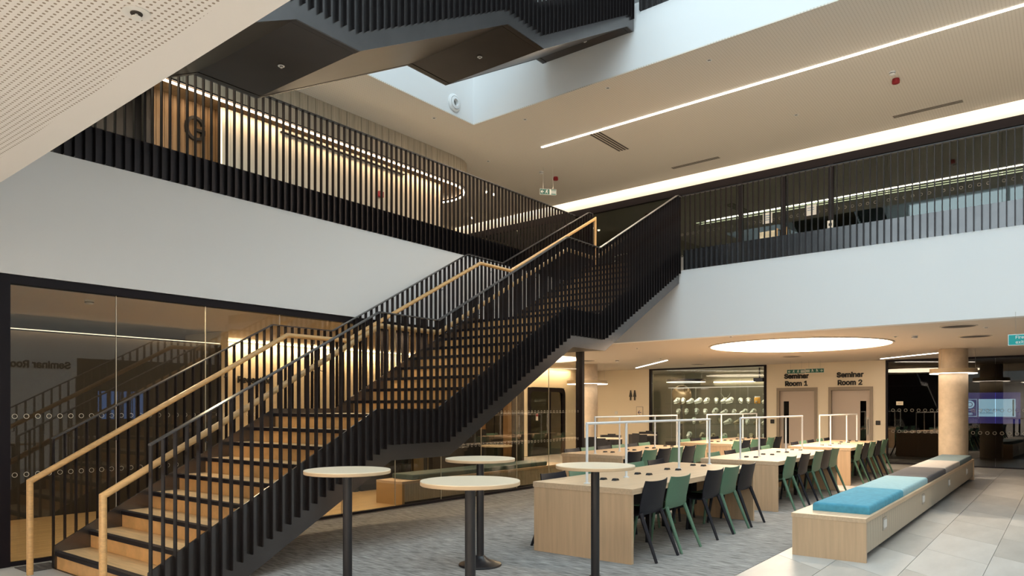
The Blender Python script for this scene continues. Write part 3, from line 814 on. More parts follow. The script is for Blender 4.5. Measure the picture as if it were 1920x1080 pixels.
# ------------------------------------------------------------------ columns with ring lights
def column(x, y, r, label, zr, rr):
    c = thing('column', label, 'column', (x,y,0))
    MB().lathe([(r,0.004),(r,G0-0.003)], (x,y,0), 40).build('shaft', 'stone', c, smooth=True)
    g = thing('ring_light', 'suspended ring light around the '+label.split(' ', 1)[1], 'lamp', (x,y,zr))
    body = MB(); n = 48
    body.lathe([(rr-0.09,zr),(rr,zr),(rr,zr+0.10),(rr-0.09,zr+0.10),(rr-0.09,zr)], (x,y,0), n, cap=False).build('housing', pm('oak_ring_%d' % int(x), (0.42,0.32,0.2), 0.5), g, smooth=True)
    MB().lathe([(rr-0.085,zr-0.012),(rr-0.004,zr-0.012),(rr-0.004,zr-0.001),(rr-0.085,zr-0.001),(rr-0.085,zr-0.012)], (x,y,0), n, cap=False).build('diffuser', 'led_soft', g)
    for k in range(3):
        a = 2*pi*k/3+0.6; px, py = x+(rr-0.045)*cos(a), y+(rr-0.045)*sin(a)
        MB().tube([(px,py,zr+0.10),(px,py,G0-0.002)], 0.003, 5).build('cable', 'steel', g)
column(18.72, 2.03, 0.285, 'round concrete column at the far end of the bench', 2.30, 0.46)
column(18.75, 11.6, 0.31, 'round concrete column behind the black post', 2.25, 0.62)

# ------------------------------------------------------------------ ceiling lights
cl = thing('ceiling_light', 'huge round glowing ceiling light above the study tables', 'lamp', (15.5,4.46,G0))
MB().lathe([(1.75,G0-0.012),(1.75,G0-0.001)], (15.5,4.46,0), 72).build('membrane', 'disc', cl)
MB().lathe([(1.751,G0-0.02),(1.79,G0-0.02),(1.79,G0-0.001),(1.751,G0-0.001),(1.751,G0-0.02)], (15.5,4.46,0), 72, cap=False).build('rim', 'ceil', cl)
cl = thing('ceiling_light', 'round glowing ceiling light beyond the left glazing', 'lamp', (16.2,10.4,G0))
MB().lathe([(1.2,G0-0.012),(1.2,G0-0.001)], (15.6,11.3,0), 48).build('membrane', 'disc', cl)
def strip(label, p0, p1, z, wdt, mat, power=0, name='linear_light', col=WARM2):
    P0, P1 = Vector(p0), Vector(p1); d = P1-P0; L = d.length; d.normalize(); n = Vector((-d.y,d.x))*wdt/2
    o = MB().prism([tuple(P0-n),tuple(P1-n),tuple(P1+n),tuple(P0+n)], z-0.012, z-0.001).build(name, mat)
    tag(o, label, 'lamp')
    if power:
        mid = (P0+P1)/2
        a = area(name+'_glow', (mid.x, mid.y, z-0.02), L, wdt, power, col, (0,0,math.atan2(d.y,d.x)))
    return o
strip('long white light line across the upper ceiling', (FX2(9.14)+1.87, 9.14), (FX2(-3)+1.75, -3.0), C1, 0.05, 'slotlight', 420)
strip('short white light line over the skull display window', (WX(10.6)-1.0, 11.25), (18.3, 8.75), G0, 0.05, 'slotlight', 8)
strip('white light line meeting the bench column', (21.2, 3.95), (19.6, 2.3), G0, 0.05, 'slotlight', 8)
# cove at the back of the upper gallery
cv = thing('cove_light', 'bright cove light above the upper gallery glazing', 'lamp', (GX(4)-0.2, 4, C1))
gpan(-4.3, 17, -0.21, -0.17, C1+0.10, C1+0.13).build('light_strip', 'led', cv)
area('cove_glow', (GX(5)-0.12, 5.0, C1+0.16), 0.10, 18.0, 65, WARM, (0, radians(20), -0.046))
# reception coves
o = B('cove_light', 'led_office', None, -0.8, 6.62, 11.375, 11.39, 2.618, 2.628); tag(o, 'thin warm light line at the top of the dark reception wall', 'lamp')
area('reception_glow', (3.0, 11.30, 2.66), 7.0, 0.05, 26, WARM, (radians(25),0,0))
o = B('cove_light', 'led', None, 6.9, 12.6, 12.46, 12.50, 2.79, 2.82); tag(o, 'warm cove light washing the cream reception wall', 'lamp')
area('reception_wash', (9.8, 12.45, 2.75), 5.6, 0.06, 75, WARM, (radians(18),0,0))
# added lamps behind the camera, brightening the ceiling and floor around it
for x, y, l in ((-1.9, 3.0, 'left'), (-1.9, -1.4, 'right')):
    t = thing('ceiling_light', 'added round light behind the camera that brightens the lobby, %s' % l, 'lamp', (x,y,G0))
    MB().lathe([(0.85,G0-0.014),(0.85,G0-0.002)], (x,y,0), 48).build('membrane', 'disc_fill', t)
    MB().lathe([(0.851,G0-0.02),(0.88,G0-0.02),(0.88,G0-0.002),(0.851,G0-0.002),(0.851,G0-0.02)], (x,y,0), 48, cap=False).build('rim', 'ceil', t)
# recessed downlights
def downlight(x, y, z, r, label, power=0):
    t = thing('downlight', label, 'lamp', (x,y,z))
    MB().lathe([(r-0.02,z-0.014),(r,z-0.014),(r,z-0.001),(r-0.02,z-0.001),(r-0.02,z-0.014)], (x,y,0), 28, cap=False).build('trim_ring', 'ceil', t)
    MB().lathe([(r-0.022,z-0.006),(r-0.022,z-0.001)], (x,y,0), 28).build('lens', 'lens' if power else 'slot', t)
    if power: area('downlight_beam', (x,y,z-0.02), r*1.4, r*1.4, power, WARM2)
downlight(13.41, 1.38, G0, 0.26, 'recessed round light in the ceiling, nearest the white band')
downlight(15.50, 1.34, G0, 0.26, 'recessed round fitting in the ceiling above the walkway')
downlight(17.1, 10.6, G0, 0.26, 'recessed round light beside the black post')
downlight(20.6, 8.84, G0, 0.24, 'recessed round fitting above the skull display')
downlight(18.9, 5.6, G0, 0.24, 'recessed round fitting above the seminar room signs')
downlight(18.2, -0.8, G0, 0.24, 'recessed round light towards the smoked glass wall')
downlight(20.4, 14.2, G0, 0.24, 'recessed round light deep beyond the left column', 30)
downlight(4.2, 8.45, G0, 0.14, 'added hidden light inside the glazed room near the stair foot', 60)  # this row of lamps is added behind the header to brighten the room
downlight(6.6, 8.45, G0, 0.14, 'added hidden light inside the glazed room behind the first flight', 60)
downlight(9.2, 8.45, G0, 0.14, 'added hidden light inside the glazed seating room', 45)
downlight(11.8, 8.45, G0, 0.14, 'added hidden light inside the glazed seating room by its far end', 45)
# gallery office lights seen through the upper glass
for i, dx in enumerate((0, 0.22)):
    strip('thin ceiling light line in the upper office, %s of the pair' % ('nearer','farther')[i], (21.0+dx, -3.5), (21.1+dx, 9.1), C1-0.01, 0.03, 'led_office')

# ------------------------------------------------------------------ small ceiling fittings
def sprinkler(x, y, z, label, r=0.034):
    t = thing('sprinkler', label, 'sprinkler', (x,y,z))
    MB().lathe([(r,z-0.004),(r,z-0.0005)], (x,y,0), 20).build('escutcheon', 'plastic', t)
    MB().lathe([(r*0.45,z-0.007),(r*0.45,z-0.004)], (x,y,0), 14).build('recess', 'slot', t)
    MB().lathe([(r*0.36,z-0.022),(r*0.36,z-0.016),(r*0.12,z-0.016),(r*0.12,z-0.006)], (x,y,0), 12).build('deflector', 'plastic', t)
sprinkler(1.108, 2.406, G0-0.0015, 'sprinkler disc in the perforated ceiling overhead', 0.042)
for x, y, l in ((14.2,5.9+1.6,'beside the left rim of the big round light'),(12.9,4.9,'near the white band edge'),(13.9,1.05,'near the fire exit sign'),(14.69,2.5,'right of the big round light'),(17.6,8.6,'toward the skull display'),(16.9,7.2,'behind the big round light'),(18.6,2.9,'near the bench column')):
    sprinkler(x, y, G0, 'small sprinkler head in the lower ceiling '+l, 0.045)
for x, y, l in ((11.44,8.52,'near the corner of the void'),(12.86,10.64,'next to the rounded timber bulkhead'),(11.34,4.67,'along the void edge'),(11.22,6.51,'beside the white light line'),(10.29,9.9,'under the left void edge'),(14.5,4.2,'between light line and cove')):
    sprinkler(x, y, C1, 'small sprinkler head in the upper ceiling '+l, 0.05)
for x, y, z, l in ((4.62,6.72,5.735-0.505,'left'),(7.86,6.66,7.06-0.505,'middle'),(10.62,6.62,L2-0.505,'right')):
    sprinkler(x, y, z, 'small sprinkler under the overhead stair, %s landing' % l, 0.036)
def detector(x, y, z, label):
    t = thing('smoke_detector', label, 'detector', (x,y,z))
    MB().lathe([(0.05,z-0.015),(0.055,z-0.001)], (x,y,0), 20).build('mount', 'plastic', t)
    MB().lathe([(0.03,z-0.055),(0.048,z-0.045),(0.05,z-0.018),(0.046,z-0.015)], (x,y,0), 20).build('body', 'plastic', t, smooth=True)
    MB().lathe([(0.049,z-0.034),(0.0505,z-0.030),(0.0505,z-0.026),(0.049,z-0.024)], (x,y,0), 20, cap=False).build('sensor_slot', 'slot', t)
detector(14.23, 10.10, C1, 'white smoke detector in the upper ceiling near the exit sign')
detector(13.645, 2.37, C1, 'white smoke detector in the upper ceiling beside the red sounder')
detector(14.75, 2.2, G0, 'white smoke detector in the lower ceiling right of the round light')
detector(17.4, 9.8, G0, 'white smoke detector in the lower ceiling near the black post')
detector(3.75, 9.35, G0, 'white smoke detector seen through the left glazing')
def sounder(x, y, z, label):
    t = thing('fire_sounder', label, 'alarm', (x,y,z))
    MB().lathe([(0.055,z-0.02),(0.055,z-0.001)], (x,y,0), 18).build('mount', 'red', t)
    MB().lathe([(0.045,z-0.085),(0.062,z-0.075),(0.062,z-0.025),(0.05,z-0.02)], (x,y,0), 18).build('body', 'red', t, smooth=True)
sounder(14.777, 10.055, C1, 'red fire sounder on the upper ceiling by the exit sign')
sounder(13.97, 2.37, C1, 'red fire sounder on the upper ceiling below the white light line')
def vent(label, p0, p1, wdt, z, n):
    P0, P1 = Vector(p0), Vector(p1); d = P1-P0; d.normalize(); nn = Vector((-d.y,d.x))
    t = thing('ceiling_vent', label, 'vent', (P0.x,P0.y,z))
    def q(a, b): return [tuple(P0+nn*a),tuple(P1+nn*a),tuple(P1+nn*b),tuple(P0+nn*b)]
    MB().prism(q(0,wdt), z-0.003, z-0.0005).build('frame', 'ceil', t)
    for k in range(n):
        a = wdt*(k+0.2)/n; MB().prism(q(a,a+wdt*0.55/n), z-0.005, z-0.003).build('slot', 'slot', t)
vent('four-slot linear vent under the white light line', (12.90,7.66), (14.15,7.66), 0.28, C1, 4)
vent('long slot vent beside the cove, toward the stair head', (15.95,6.30), (16.0,7.48), 0.14, C1, 3)
vent('long slot vent beside the cove, toward the right edge', (15.80,1.55), (15.85,2.72), 0.14, C1, 3)
jt = thing('air_nozzle', 'white round air nozzle on the left face of the void', 'vent', (10.45,Y2,7.50))
def yl_lathe(prof_, c, n=28, cap=False):
    mb = MB(); mb.lathe([(r,z) for r, z in prof_], (0,0,0), n, cap)
    mb.v = [(c[0]+v[0], c[1]-v[2], c[2]+v[1]) for v in mb.v]; return mb
yl_lathe([(0.17,0.001),(0.17,0.02),(0.13,0.045),(0.12,0.03)], (10.45,Y2,7.50)).build('flange', 'white', jt, smooth=True)
yl_lathe([(0.118,0.002),(0.118,0.05),(0.07,0.06),(0.06,0.02),(0.055,0.005)], (10.45,Y2,7.50)).build('nozzle', 'white', jt, smooth=True)
yl_lathe([(0.055,0.004),(0.055,0.006)], (10.45,Y2,7.50), cap=True).build('throat', pm('grey_throat', (0.25,0.25,0.24), 0.6), jt)

# ------------------------------------------------------------------ signs
def runner(mb, o, ex, ey, s, flip=1):
    """running figure built from small quads in the plane of ex, ey"""
    o = Vector(o); ex = Vector(ex); ey = Vector(ey); nz = ex.cross(ey)*0.002
    def pl(pts):
        v = [o+ex*(p[0]*s*flip)+ey*(p[1]*s)+nz for p in pts]; mb.add(v, [tuple(range(len(v)))])
    pl([(0.05+0.1*cos(a),0.42+0.1*sin(a)) for a in [2*pi*k/10 for k in range(10)]])
    pl([(-0.12,0.28),(0.08,0.30),(0.0,-0.02),(-0.16,0.0)])
    pl([(0.08,0.28),(0.30,0.12),(0.26,0.05),(0.04,0.2)]); pl([(-0.12,0.28),(-0.32,0.14),(-0.28,0.08),(-0.08,0.2)])
    pl([(0.0,0.02),(0.22,-0.16),(0.16,-0.44),(0.08,-0.42),(0.12,-0.2),(-0.1,-0.02)])
    pl([(-0.16,0.0),(-0.10,-0.2),(-0.36,-0.36),(-0.40,-0.28),(-0.2,-0.16),(-0.26,0.0)])
def arrow(mb, o, ex, ey, s, flip=1):
    o = Vector(o); ex = Vector(ex); ey = Vector(ey); nz = ex.cross(ey)*0.002
    for pts in ([(-0.45,0),(-0.05,0.42),(0.12,0.42),(-0.2,0.07),(-0.2,-0.07),(0.12,-0.42),(-0.05,-0.42)], [(-0.3,0.07),(0.42,0.07),(0.42,-0.07),(-0.3,-0.07)]):
        v = [o+ex*(p[0]*s*flip)+ey*(p[1]*s)+nz for p in pts]; mb.add(v, [tuple(range(len(v)))])
def exit_sign(name, label, c, ex, W_, H_, cells, zc, teal=False):
    """hanging exit sign; cells = list of (kind, u) along the sign"""
    c = Vector(c); ex = Vector(ex).normalized(); ey = Vector((0,0,1)); ez = ex.cross(ey)
    t = thing(name, label, 'sign', tuple(c))
    def slab(w_, h_, d0, d1):
        mb = MB(); vs = [c+ex*(a*w_/2)+ey*(b*h_/2)+ez*d for d in (d0,d1) for a, b in ((-1,-1),(1,-1),(1,1),(-1,1))]
        return mb.add(vs, [(0,1,2,3),(7,6,5,4),(0,4,5,1),(1,5,6,2),(2,6,7,3),(3,7,4,0)])
    bd = slab(W_, H_, -0.01, 0.003).build('board', 'swhite', t)
    slab(W_-0.016, H_-0.016, 0.003, 0.005).build('face', 'sgreen' if not teal else pm('teal_sign', (0.0,0.33,0.32), 0.5), t)
    mb = MB()
    for kind, u, fp in cells:
        o = c+ex*u+ez*0.004
        if kind == 'a': arrow(mb, o, ex, ey, H_*0.62, fp)
        elif kind == 'r': runner(mb, o, ex, ey, H_*0.75, fp)
        elif kind == 'w':
            for q in (0.2, 0.0, -0.2):
                p = o+ey*(q*H_)+ez*0.002; a = H_*0.42; b = H_*0.055
                mb.add([p-ex*a-ey*b, p+ex*a-ey*b, p+ex*a+ey*b, p-ex*a+ey*b], [(0,1,2,3)])
        elif kind == 'd':
            p = o+ez*0.002; a = H_*0.14; b = H_*0.42; 
            mb.add([p-ex*a-ey*b, p+ex*a-ey*b, p+ex*a+ey*b, p-ex*a+ey*b], [(0,1,2,3)])
    if mb.f: mb.build('pictogram', 'swhite', t)
    for s in (-0.3, 0.3):
        p = c+ex*(s*W_)+ey*(H_/2)
        MB().tube([tuple(p), (p.x,p.y,zc)], 0.0025, 5).build('hanging_wire', 'steel', t)
    return t
sg = exit_sign('exit_sign', 'small green exit sign hanging from the upper ceiling, arrow left', (14.05,9.78,6.66), (0.75,-0.66,0), 0.40, 0.14, [('a',-0.14,1),('r',-0.03,1),('d',0.055,1),('w',0.13,1)], C1)
exit_sign('exit_sign', 'green exit sign with left arrow over the seminar room 1 lettering', (20.9,6.06,2.545), (0,-1,0), 0.50, 0.125, [('a',-0.18,1),('r',-0.06,1),('r',0.06,1),('w',0.18,1)], G0)
exit_sign('exit_sign', 'green exit sign with right arrow over the seminar room 1 lettering', (20.9,5.56,2.555), (0,-1,0), 0.50, 0.125, [('w',-0.18,1),('r',-0.06,-1),('r',0.06,-1),('a',0.18,-1)], G0)
fx = exit_sign('exit_sign', 'teal sign reading Fire exit at the right edge', (11.9,0.44,2.46), (0.05,-1,0), 0.42, 0.15, [('r',0.13,1),('d',0.175,1)], FX(0.4) and G0, teal=True)
for wd_, z_ in (('Fire', 2.474), ('exit', 2.408)): text('lettering', wd_, 0.078, 'swhite', fx, (11.9-0.012,0.52,z_), *ON_FAR, extr=0.001, bold=0.001)
for nm, yy, l in (('Seminar\nRoom 1', 6.39, 'left'), ('Seminar\nRoom 2', 4.90, 'right')):
    o = text('wall_lettering', nm, 0.262, 'letter', None, (WX(yy)-0.012, yy, 2.40), *ON_FAR, extr=0.006, bold=0.012, line=0.84)
    tag(o, 'black raised letters naming the seminar room, above its %s door' % l, 'sign')
o = text('wall_lettering', 'Seminar Room 3', 0.33, 'letter', None, (7.85, -4.392, 2.55), *ON_RIGHT, extr=0.006, bold=0.014, align='LEFT')
tag(o, 'black letters on the side wall, mirrored in the left glazing', 'sign')
o = text('wall_lettering', 'Reception', 0.23, 'letter', None, (8.05, 12.57, 2.02), *ON_LEFT, extr=0.004, bold=0.010)
tag(o, 'black raised letters reading Reception on the cream wall', 'sign')
# emblem on the timber gallery wall
o = text('wall_emblem', 'G', 0.80, 'darkwall', None, (6.50, 11.985, 6.17), *ON_LEFT, extr=0.05)
tag(o, 'large dark raised letter G on the timber slatted gallery wall', 'sign')
# arrow notice, toilet symbol, switch on the cream wall
nt = thing('wall_notice', 'small framed notice with a left arrow on the cream wall', 'sign', (WX(11.7),11.68,1.35))
fpan(11.54, 11.80, -0.012, 0, 1.22, 1.56).build('frame', 'doorframe', nt)
fpan(11.555, 11.785, -0.016, -0.012, 1.235, 1.545).build('panel', 'cream', nt)
mb = MB(); arrow(mb, (WX(11.67)-0.018,11.67,1.36), *ON_FAR, 0.16); mb.build('arrow', 'purple', nt)
tl = thing('toilet_symbol', 'black toilet pictogram projecting from the cream wall', 'sign', (WX(11.9),11.9,1.95))
mb = MB()
for k, yy in enumerate((12.02, 11.86)):
    x = WX(yy)-0.02
    mb.ball((x,yy,2.10), 0.028, 8, 6); mb.prism([(yy-0.06,1.90),(yy+0.06,1.90),(yy+0.025,2.07),(yy-0.025,2.07)], x-0.01, x+0.01, 'x'); mb.box(x-0.01,x+0.01,yy-0.025,yy+0.025,1.78,1.90)
mb.build('figures', 'letter', tl)
sw = thing('wall_switch', 'cream light switch on the cream wall', 'switch', (WX(12.6),12.6,1.2))
fpan(12.55, 12.67, -0.008, 0, 1.28, 1.40).build('plate', 'paper', sw); fpan(12.58, 12.64, -0.012, -0.008, 1.31, 1.37).build('rocker', 'plastic', sw)
for yy, l in ((7.10,'left of seminar room 1'), (4.17,'right of seminar room 2')):
    rd = thing('card_reader', 'black card reader '+l, 'card reader', (WX(yy),yy,1.1))
    fpan(yy-0.06, yy+0.06, -0.03, 0, 1.05, 1.17).build('body', 'letter', rd, bevel=0.01); fpan(yy-0.012, yy+0.012, -0.032, -0.03, 1.10, 1.124).build('lamp', 'rail', rd)
# posters and notices on the upper gallery doors
def sheet(y0, y1, z0, z1, mat, label, inks=(), fn=GX, dx=0.006):
    t = thing('notice', label, 'notice', (fn(y0),y0,z0))
    gpan(y0, y1, dx, dx+0.004, z0, z1, None, fn).build('sheet', mat, t)
    for (a, b, c, d, m) in inks: gpan(y0+(y1-y0)*a, y0+(y1-y0)*b, dx-0.002, dx-0.0005, z0+(z1-z0)*c, z0+(z1-z0)*d, None, fn).build('print', m, t)
sheet(5.40, 5.62, 5.80, 6.05, 'paper', 'white notice on the left leaf of the upper glass door', [(0.2,0.8,0.7,0.76,'ink'),(0.2,0.8,0.5,0.55,'ink'),(0.2,0.8,0.3,0.35,'ink')])
sheet(4.42, 4.66, 5.82, 6.05, 'paper', 'white notice on the right leaf of the upper glass door', [(0.2,0.8,0.7,0.76,'ink'),(0.2,0.8,0.5,0.55,'ink')])
sheet(5.34, 5.72, 5.02, 5.62, 'card', 'parchment coloured poster on the upper glass door', [(0.15,0.45,0.1,0.3,'leaf'),(0.4,0.6,0.4,0.55,'red')])
sheet(4.05, 4.17, 5.20, 5.62, 'paper', 'column of small white and blue access stickers on the door jamb', [(0.2,0.8,0.72,0.86,'letter'),(0.15,0.85,0.40,0.62,'ink'),(0.1,0.9,0.06,0.32,'ink')], GX, -0.06)
sheet(3.55, 3.72, 1.60, 1.70, 'cream', 'small cream notice on the smoked glass wall', [(0.2,0.8,0.4,0.6,'door')], WX, 0.006)

# ------------------------------------------------------------------ screen behind the smoked glass
tv = thing('wall_screen', 'wall screen with indigo slide behind the smoked glass', 'screen', (24.0,1.6,1.45))
def tvp(y0, y1, z0, z1, x, mat, nm): return B(nm, mat, tv, x, x+0.004, y0, y1, z0, z1)
ty0, ty1, tz0, tz1 = 1.03, 2.80, 1.09, 1.95
B('casing', 'black', tv, 24.0, 24.06, ty0-0.02, ty1+0.02, tz0-0.02, tz1+0.02)
tvp(ty0, ty1, tz0, tz1, 23.995, 'scr_bg', 'display')
tvp(1.14, 1.99, 1.28, 1.77, 23.990, 'scr_lt', 'title_panel'); tvp(1.17, 1.21, 1.30, 1.75, 23.986, 'scr_gr', 'edge_bar')
for (a, b, c, d) in ((2.03,2.58,1.28,1.292),(2.03,2.58,1.758,1.77),(2.03,2.04,1.28,1.77),(2.57,2.58,1.28,1.77)): tvp(a, b, c, d, 23.990, 'scr_lt', 'crest_border')
mb = MB(); mb.ring((23.99,2.20,1.62), (0,1,0), (0,0,1), 0.07, 0.11, 24); mb.ring((23.99,2.20,1.62), (0,1,0), (0,0,1), 0.0, 0.05, 12); mb.build('crest', 'scr_lt', tv)
text('screen_text', 'LIFE AND MIND\nBUILDING', 0.088, 'scr_tx', tv, (23.986,1.96,1.445), *ON_FAR, extr=0.001, align='LEFT', bold=0.001, line=0.95)
text('screen_text', 'UNIVERSITY OF', 0.05, 'scr_lt', tv, (23.986,2.30,1.44), *ON_FAR, extr=0.001)
text('screen_text', 'OXFORD', 0.115, 'scr_lt', tv, (23.986,2.30,1.325), *ON_FAR, extr=0.001, bold=0.002)
cabd = thing('credenza', 'dark sideboard behind the smoked glass wall', 'cabinet', (23.2,3.2,0))
B('body', 'darkwall', cabd, 23.0, 23.5, 2.5, 5.0, 0.0, 0.84); B('worktop', pm('grey_stone_top', (0.16,0.15,0.14), 0.3), cabd, 22.97, 23.52, 2.48, 5.02, 0.84, 0.88)
for k in range(3): B('cabinet_door', 'black', cabd, 22.985, 23.0, 2.52+k*0.83, 3.32+k*0.83, 0.08, 0.82)

# ------------------------------------------------------------------ reception and glazed seating room
rc = thing('reception_desk', 'dark reception counter in front of the lit cream wall', 'desk', (10.2,11.2,0))
B('counter_top', 'black', rc, 8.7, 11.9, 10.95, 11.55, 1.06, 1.10); B('body', 'darkwall', rc, 8.8, 11.8, 11.05, 11.5, 0.003, 1.06)
for k in range(4): B('front_panel', pm('desk_panel_%d' % k, (0.40,0.30,0.16), 0.5), rc, 9.35+k*0.5, 9.80+k*0.5, 11.035, 11.05, 0.15, 0.98)
# wall with posters / door edge right of the counter
ob = thing('banquette', 'timber banquette with dark teal cushion along the inside of the glazing', 'bench', (7.85,8.25,0))
bx = (7.86, 12.6); B('bench_top', 'oak_x', ob, bx[0], bx[1], 8.25, 8.85, 0.335, 0.375)
for xa in (bx[0], bx[1]-0.05): B('end_panel', pm('amber_oak_%d' % int(xa), (0.46,0.28,0.10), 0.45), ob, xa, xa+0.05, 8.25, 8.85, 0.003, 0.335)
B('plinth', 'black', ob, bx[0]+0.06, bx[1]-0.06, 8.34, 8.8, 0.003, 0.06)
nb = 42; wb_ = (bx[1]-bx[0]-0.1)/nb; s0 = None
for k in range(nb):
    xa = bx[0]+0.05+k*wb_
    if s0 is None: s0 = B('slat', 'board', ob, xa+0.003, xa+wb_-0.003, 8.27, 8.29, 0.05, 0.333); xa0 = xa
    else: copy_at(s0, ob, (xa-xa0, 0, 0))
o = B('seat_cushion', 'seatteal', None, 8.15, 11.9, 8.30, 8.80, 0.376, 0.46, bevel=0.02); tag(o, 'long dark teal vinyl cushion on the banquette behind the glazing', 'cushion')
def cafe_table(x, y, label, r=0.36, h=0.73):
    t = thing('cafe_table', label, 'table', (x,y,0), 'white cafe tables')
    MB().lathe([(r-0.01,h-0.03),(r,h-0.025),(r,h)], (x,y,0), 36).build('table_top', 'lam_white', t)
    MB().lathe([(0.035,0.02),(0.035,h-0.03)], (x,y,0), 14).build('pedestal', 'tube_black', t, smooth=True)
    MB().lathe([(0.22,0.006),(0.22,0.016),(0.05,0.03)], (x,y,0), 24).build('base', 'tube_black', t)
cafe_table(9.9, 9.75, 'white cafe table behind the glazing, nearer to the stair foot', 0.34)
cafe_table(12.0, 9.7, 'white cafe table behind the glazing, nearer to the black post', 0.34)
cafe_table(16.6, 9.6, 'white cafe table in the open seating area by the column')
cafe_table(19.4, 10.0, 'white cafe table in the open seating area by the skull display')
def booth(x, y, rz, label):
    r = bpy.data.objects.new('booth_seat', None); C.objects.link(r); r.location = (0,0,0)
    n = 14; mb = MB(); vs = []
    arc = [(0.62*cos(pi*k/n), -0.55*sin(pi*k/n)) for k in range(n+1)]
    ou = [(0.72*cos(pi*k/n), -0.66*sin(pi*k/n)) for k in range(n+1)]
    for i in range(n): mb.prism([arc[i],arc[i+1],ou[i+1],ou[i]], 0.004, 1.05)
    mb.build('back_shell', 'tub', r)
    MB().prism(arc, 0.12, 0.44).build('seat', 'tub', r)
    MB().prism([(p[0]*0.9,p[1]*0.9) for p in arc], 0.004, 0.12).build('plinth', 'black', r)
    r.location = (x,y,0); r.rotation_euler = (0,0,rz); tag(r, label, 'booth seat', 'booth seats behind the glazing')
booth(9.3, 10.25, pi, 'dark curved booth seat behind the nearer cafe table in the glazed room')
booth(11.6, 10.25, pi, 'dark curved booth seat behind the farther cafe table in the glazed room')
def tub_chair(x, y, rz, label):
    r = bpy.data.objects.new('tub_chair', None); C.objects.link(r)
    n = 5; w_ = 0.31; d_ = 0.29
    arc = [(w_*cos(pi+pi*k/n)*1.0, d_*sin(pi+pi*k/n)) for k in range(n+1)]; ou = [(p[0]*1.18,p[1]*1.18) for p in arc]
    mb = MB()
    for i in range(n):
        h = 0.64+0.16*sin(pi*(i+0.5)/n); mb.prism([arc[i],arc[i+1],ou[i+1],ou[i]], 0.30, h)
    mb.build('backrest', 'tub', r)
    MB().prism(arc+[(w_,0.22),(-w_,0.22)][::1], 0.32, 0.45).build('seat', 'tub', r)
    for sx in (-1,1):
        for sy in (-1,1): MB().tube([(sx*0.22,sy*0.15,0.33),(sx*0.26,sy*0.2,0.004)], [0.016,0.011], 6).build('leg', 'tube_black', r)
    r.location = (x,y,0); r.rotation_euler = (0,0,rz); tag(r, label, 'armchair', 'dark tub chairs')
tub_chair(15.75, 9.45, pi/2*-1+0.2, 'dark tub chair on the left of the cafe table by the column')
tub_chair(17.3, 10.0, pi/2+0.3, 'dark tub chair on the far side of the cafe table by the column')
tub_chair(18.6, 9.7, -pi/2, 'dark tub chair on the near side of the cafe table by the display')
tub_chair(20.2, 10.35, pi/2+0.2, 'dark tub chair on the far side of the cafe table by the display')
# rounded black portal with glass
pd = thing('glazed_portal', 'black rounded glazed portal in the bright back wall', 'doorway', (18.4,13.6,0))
def rrect(x0, x1, z1, r):
    return [(x0,0.01),(x1,0.01),(x1,z1-r)] + [(x1-r+r*cos(pi/2*k/6), z1-r+r*sin(pi/2*k/6)) for k in range(1,7)] + [(x0+r-r*sin(pi/2*k/6), z1-r+r*cos(pi/2*k/6)) for k in range(0,7)]
px0, px1, pyw = 18.1, 20.2, 13.4
outer = rrect(px0, px1, 2.18, 0.22); inner = rrect(px0+0.14, px1-0.14, 2.04, 0.14)
mb = MB(); n = len(outer)
vs = [(p[0],pyw-0.05,p[1]) for p in outer]+[(p[0],pyw-0.05,p[1]) for p in inner]+[(p[0],pyw+0.05,p[1]) for p in outer]+[(p[0],pyw+0.05,p[1]) for p in inner]
fs = []
for i in range(n-0):
    j = (i+1) % n; fs += [(i,j,n+j,n+i),(2*n+i,3*n+i,3*n+j,2*n+j),(i,2*n+i,2*n+j,j),(n+i,n+j,3*n+j,3*n+i)]
mb.add(vs, fs).build('portal_frame', 'black', pd)
MB().prism(inner, pyw-0.006, pyw+0.006, 'y').build('pane', 'glass_dark', pd)
B('mullion', 'black', pd, 19.3, 19.38, pyw-0.03, pyw+0.03, 0.01, 2.03)
o = B('sticker', 'paper', pd, 18.5, 18.62, pyw-0.055, pyw-0.051, 1.12, 1.34); 
B('sticker_top', 'red', pd, 18.51, 18.61, pyw-0.058, pyw-0.055, 1.25, 1.33)
sbox('wall_portal_left', 'cream', 13.2, px0, pyw-0.02, pyw+0.08, 0, G0)
sbox('wall_portal_right', 'cream', px1, 22.4, pyw-0.02, pyw+0.08, 0, G0)
sbox('wall_portal_top', 'cream', px0, px1, pyw-0.02, pyw+0.08, 2.17, G0)
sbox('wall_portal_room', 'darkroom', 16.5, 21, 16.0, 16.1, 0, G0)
area('seating_wash', (17.0, 13.2, 2.78), 7.0, 0.1, 110, WARM, (radians(15),0,0))

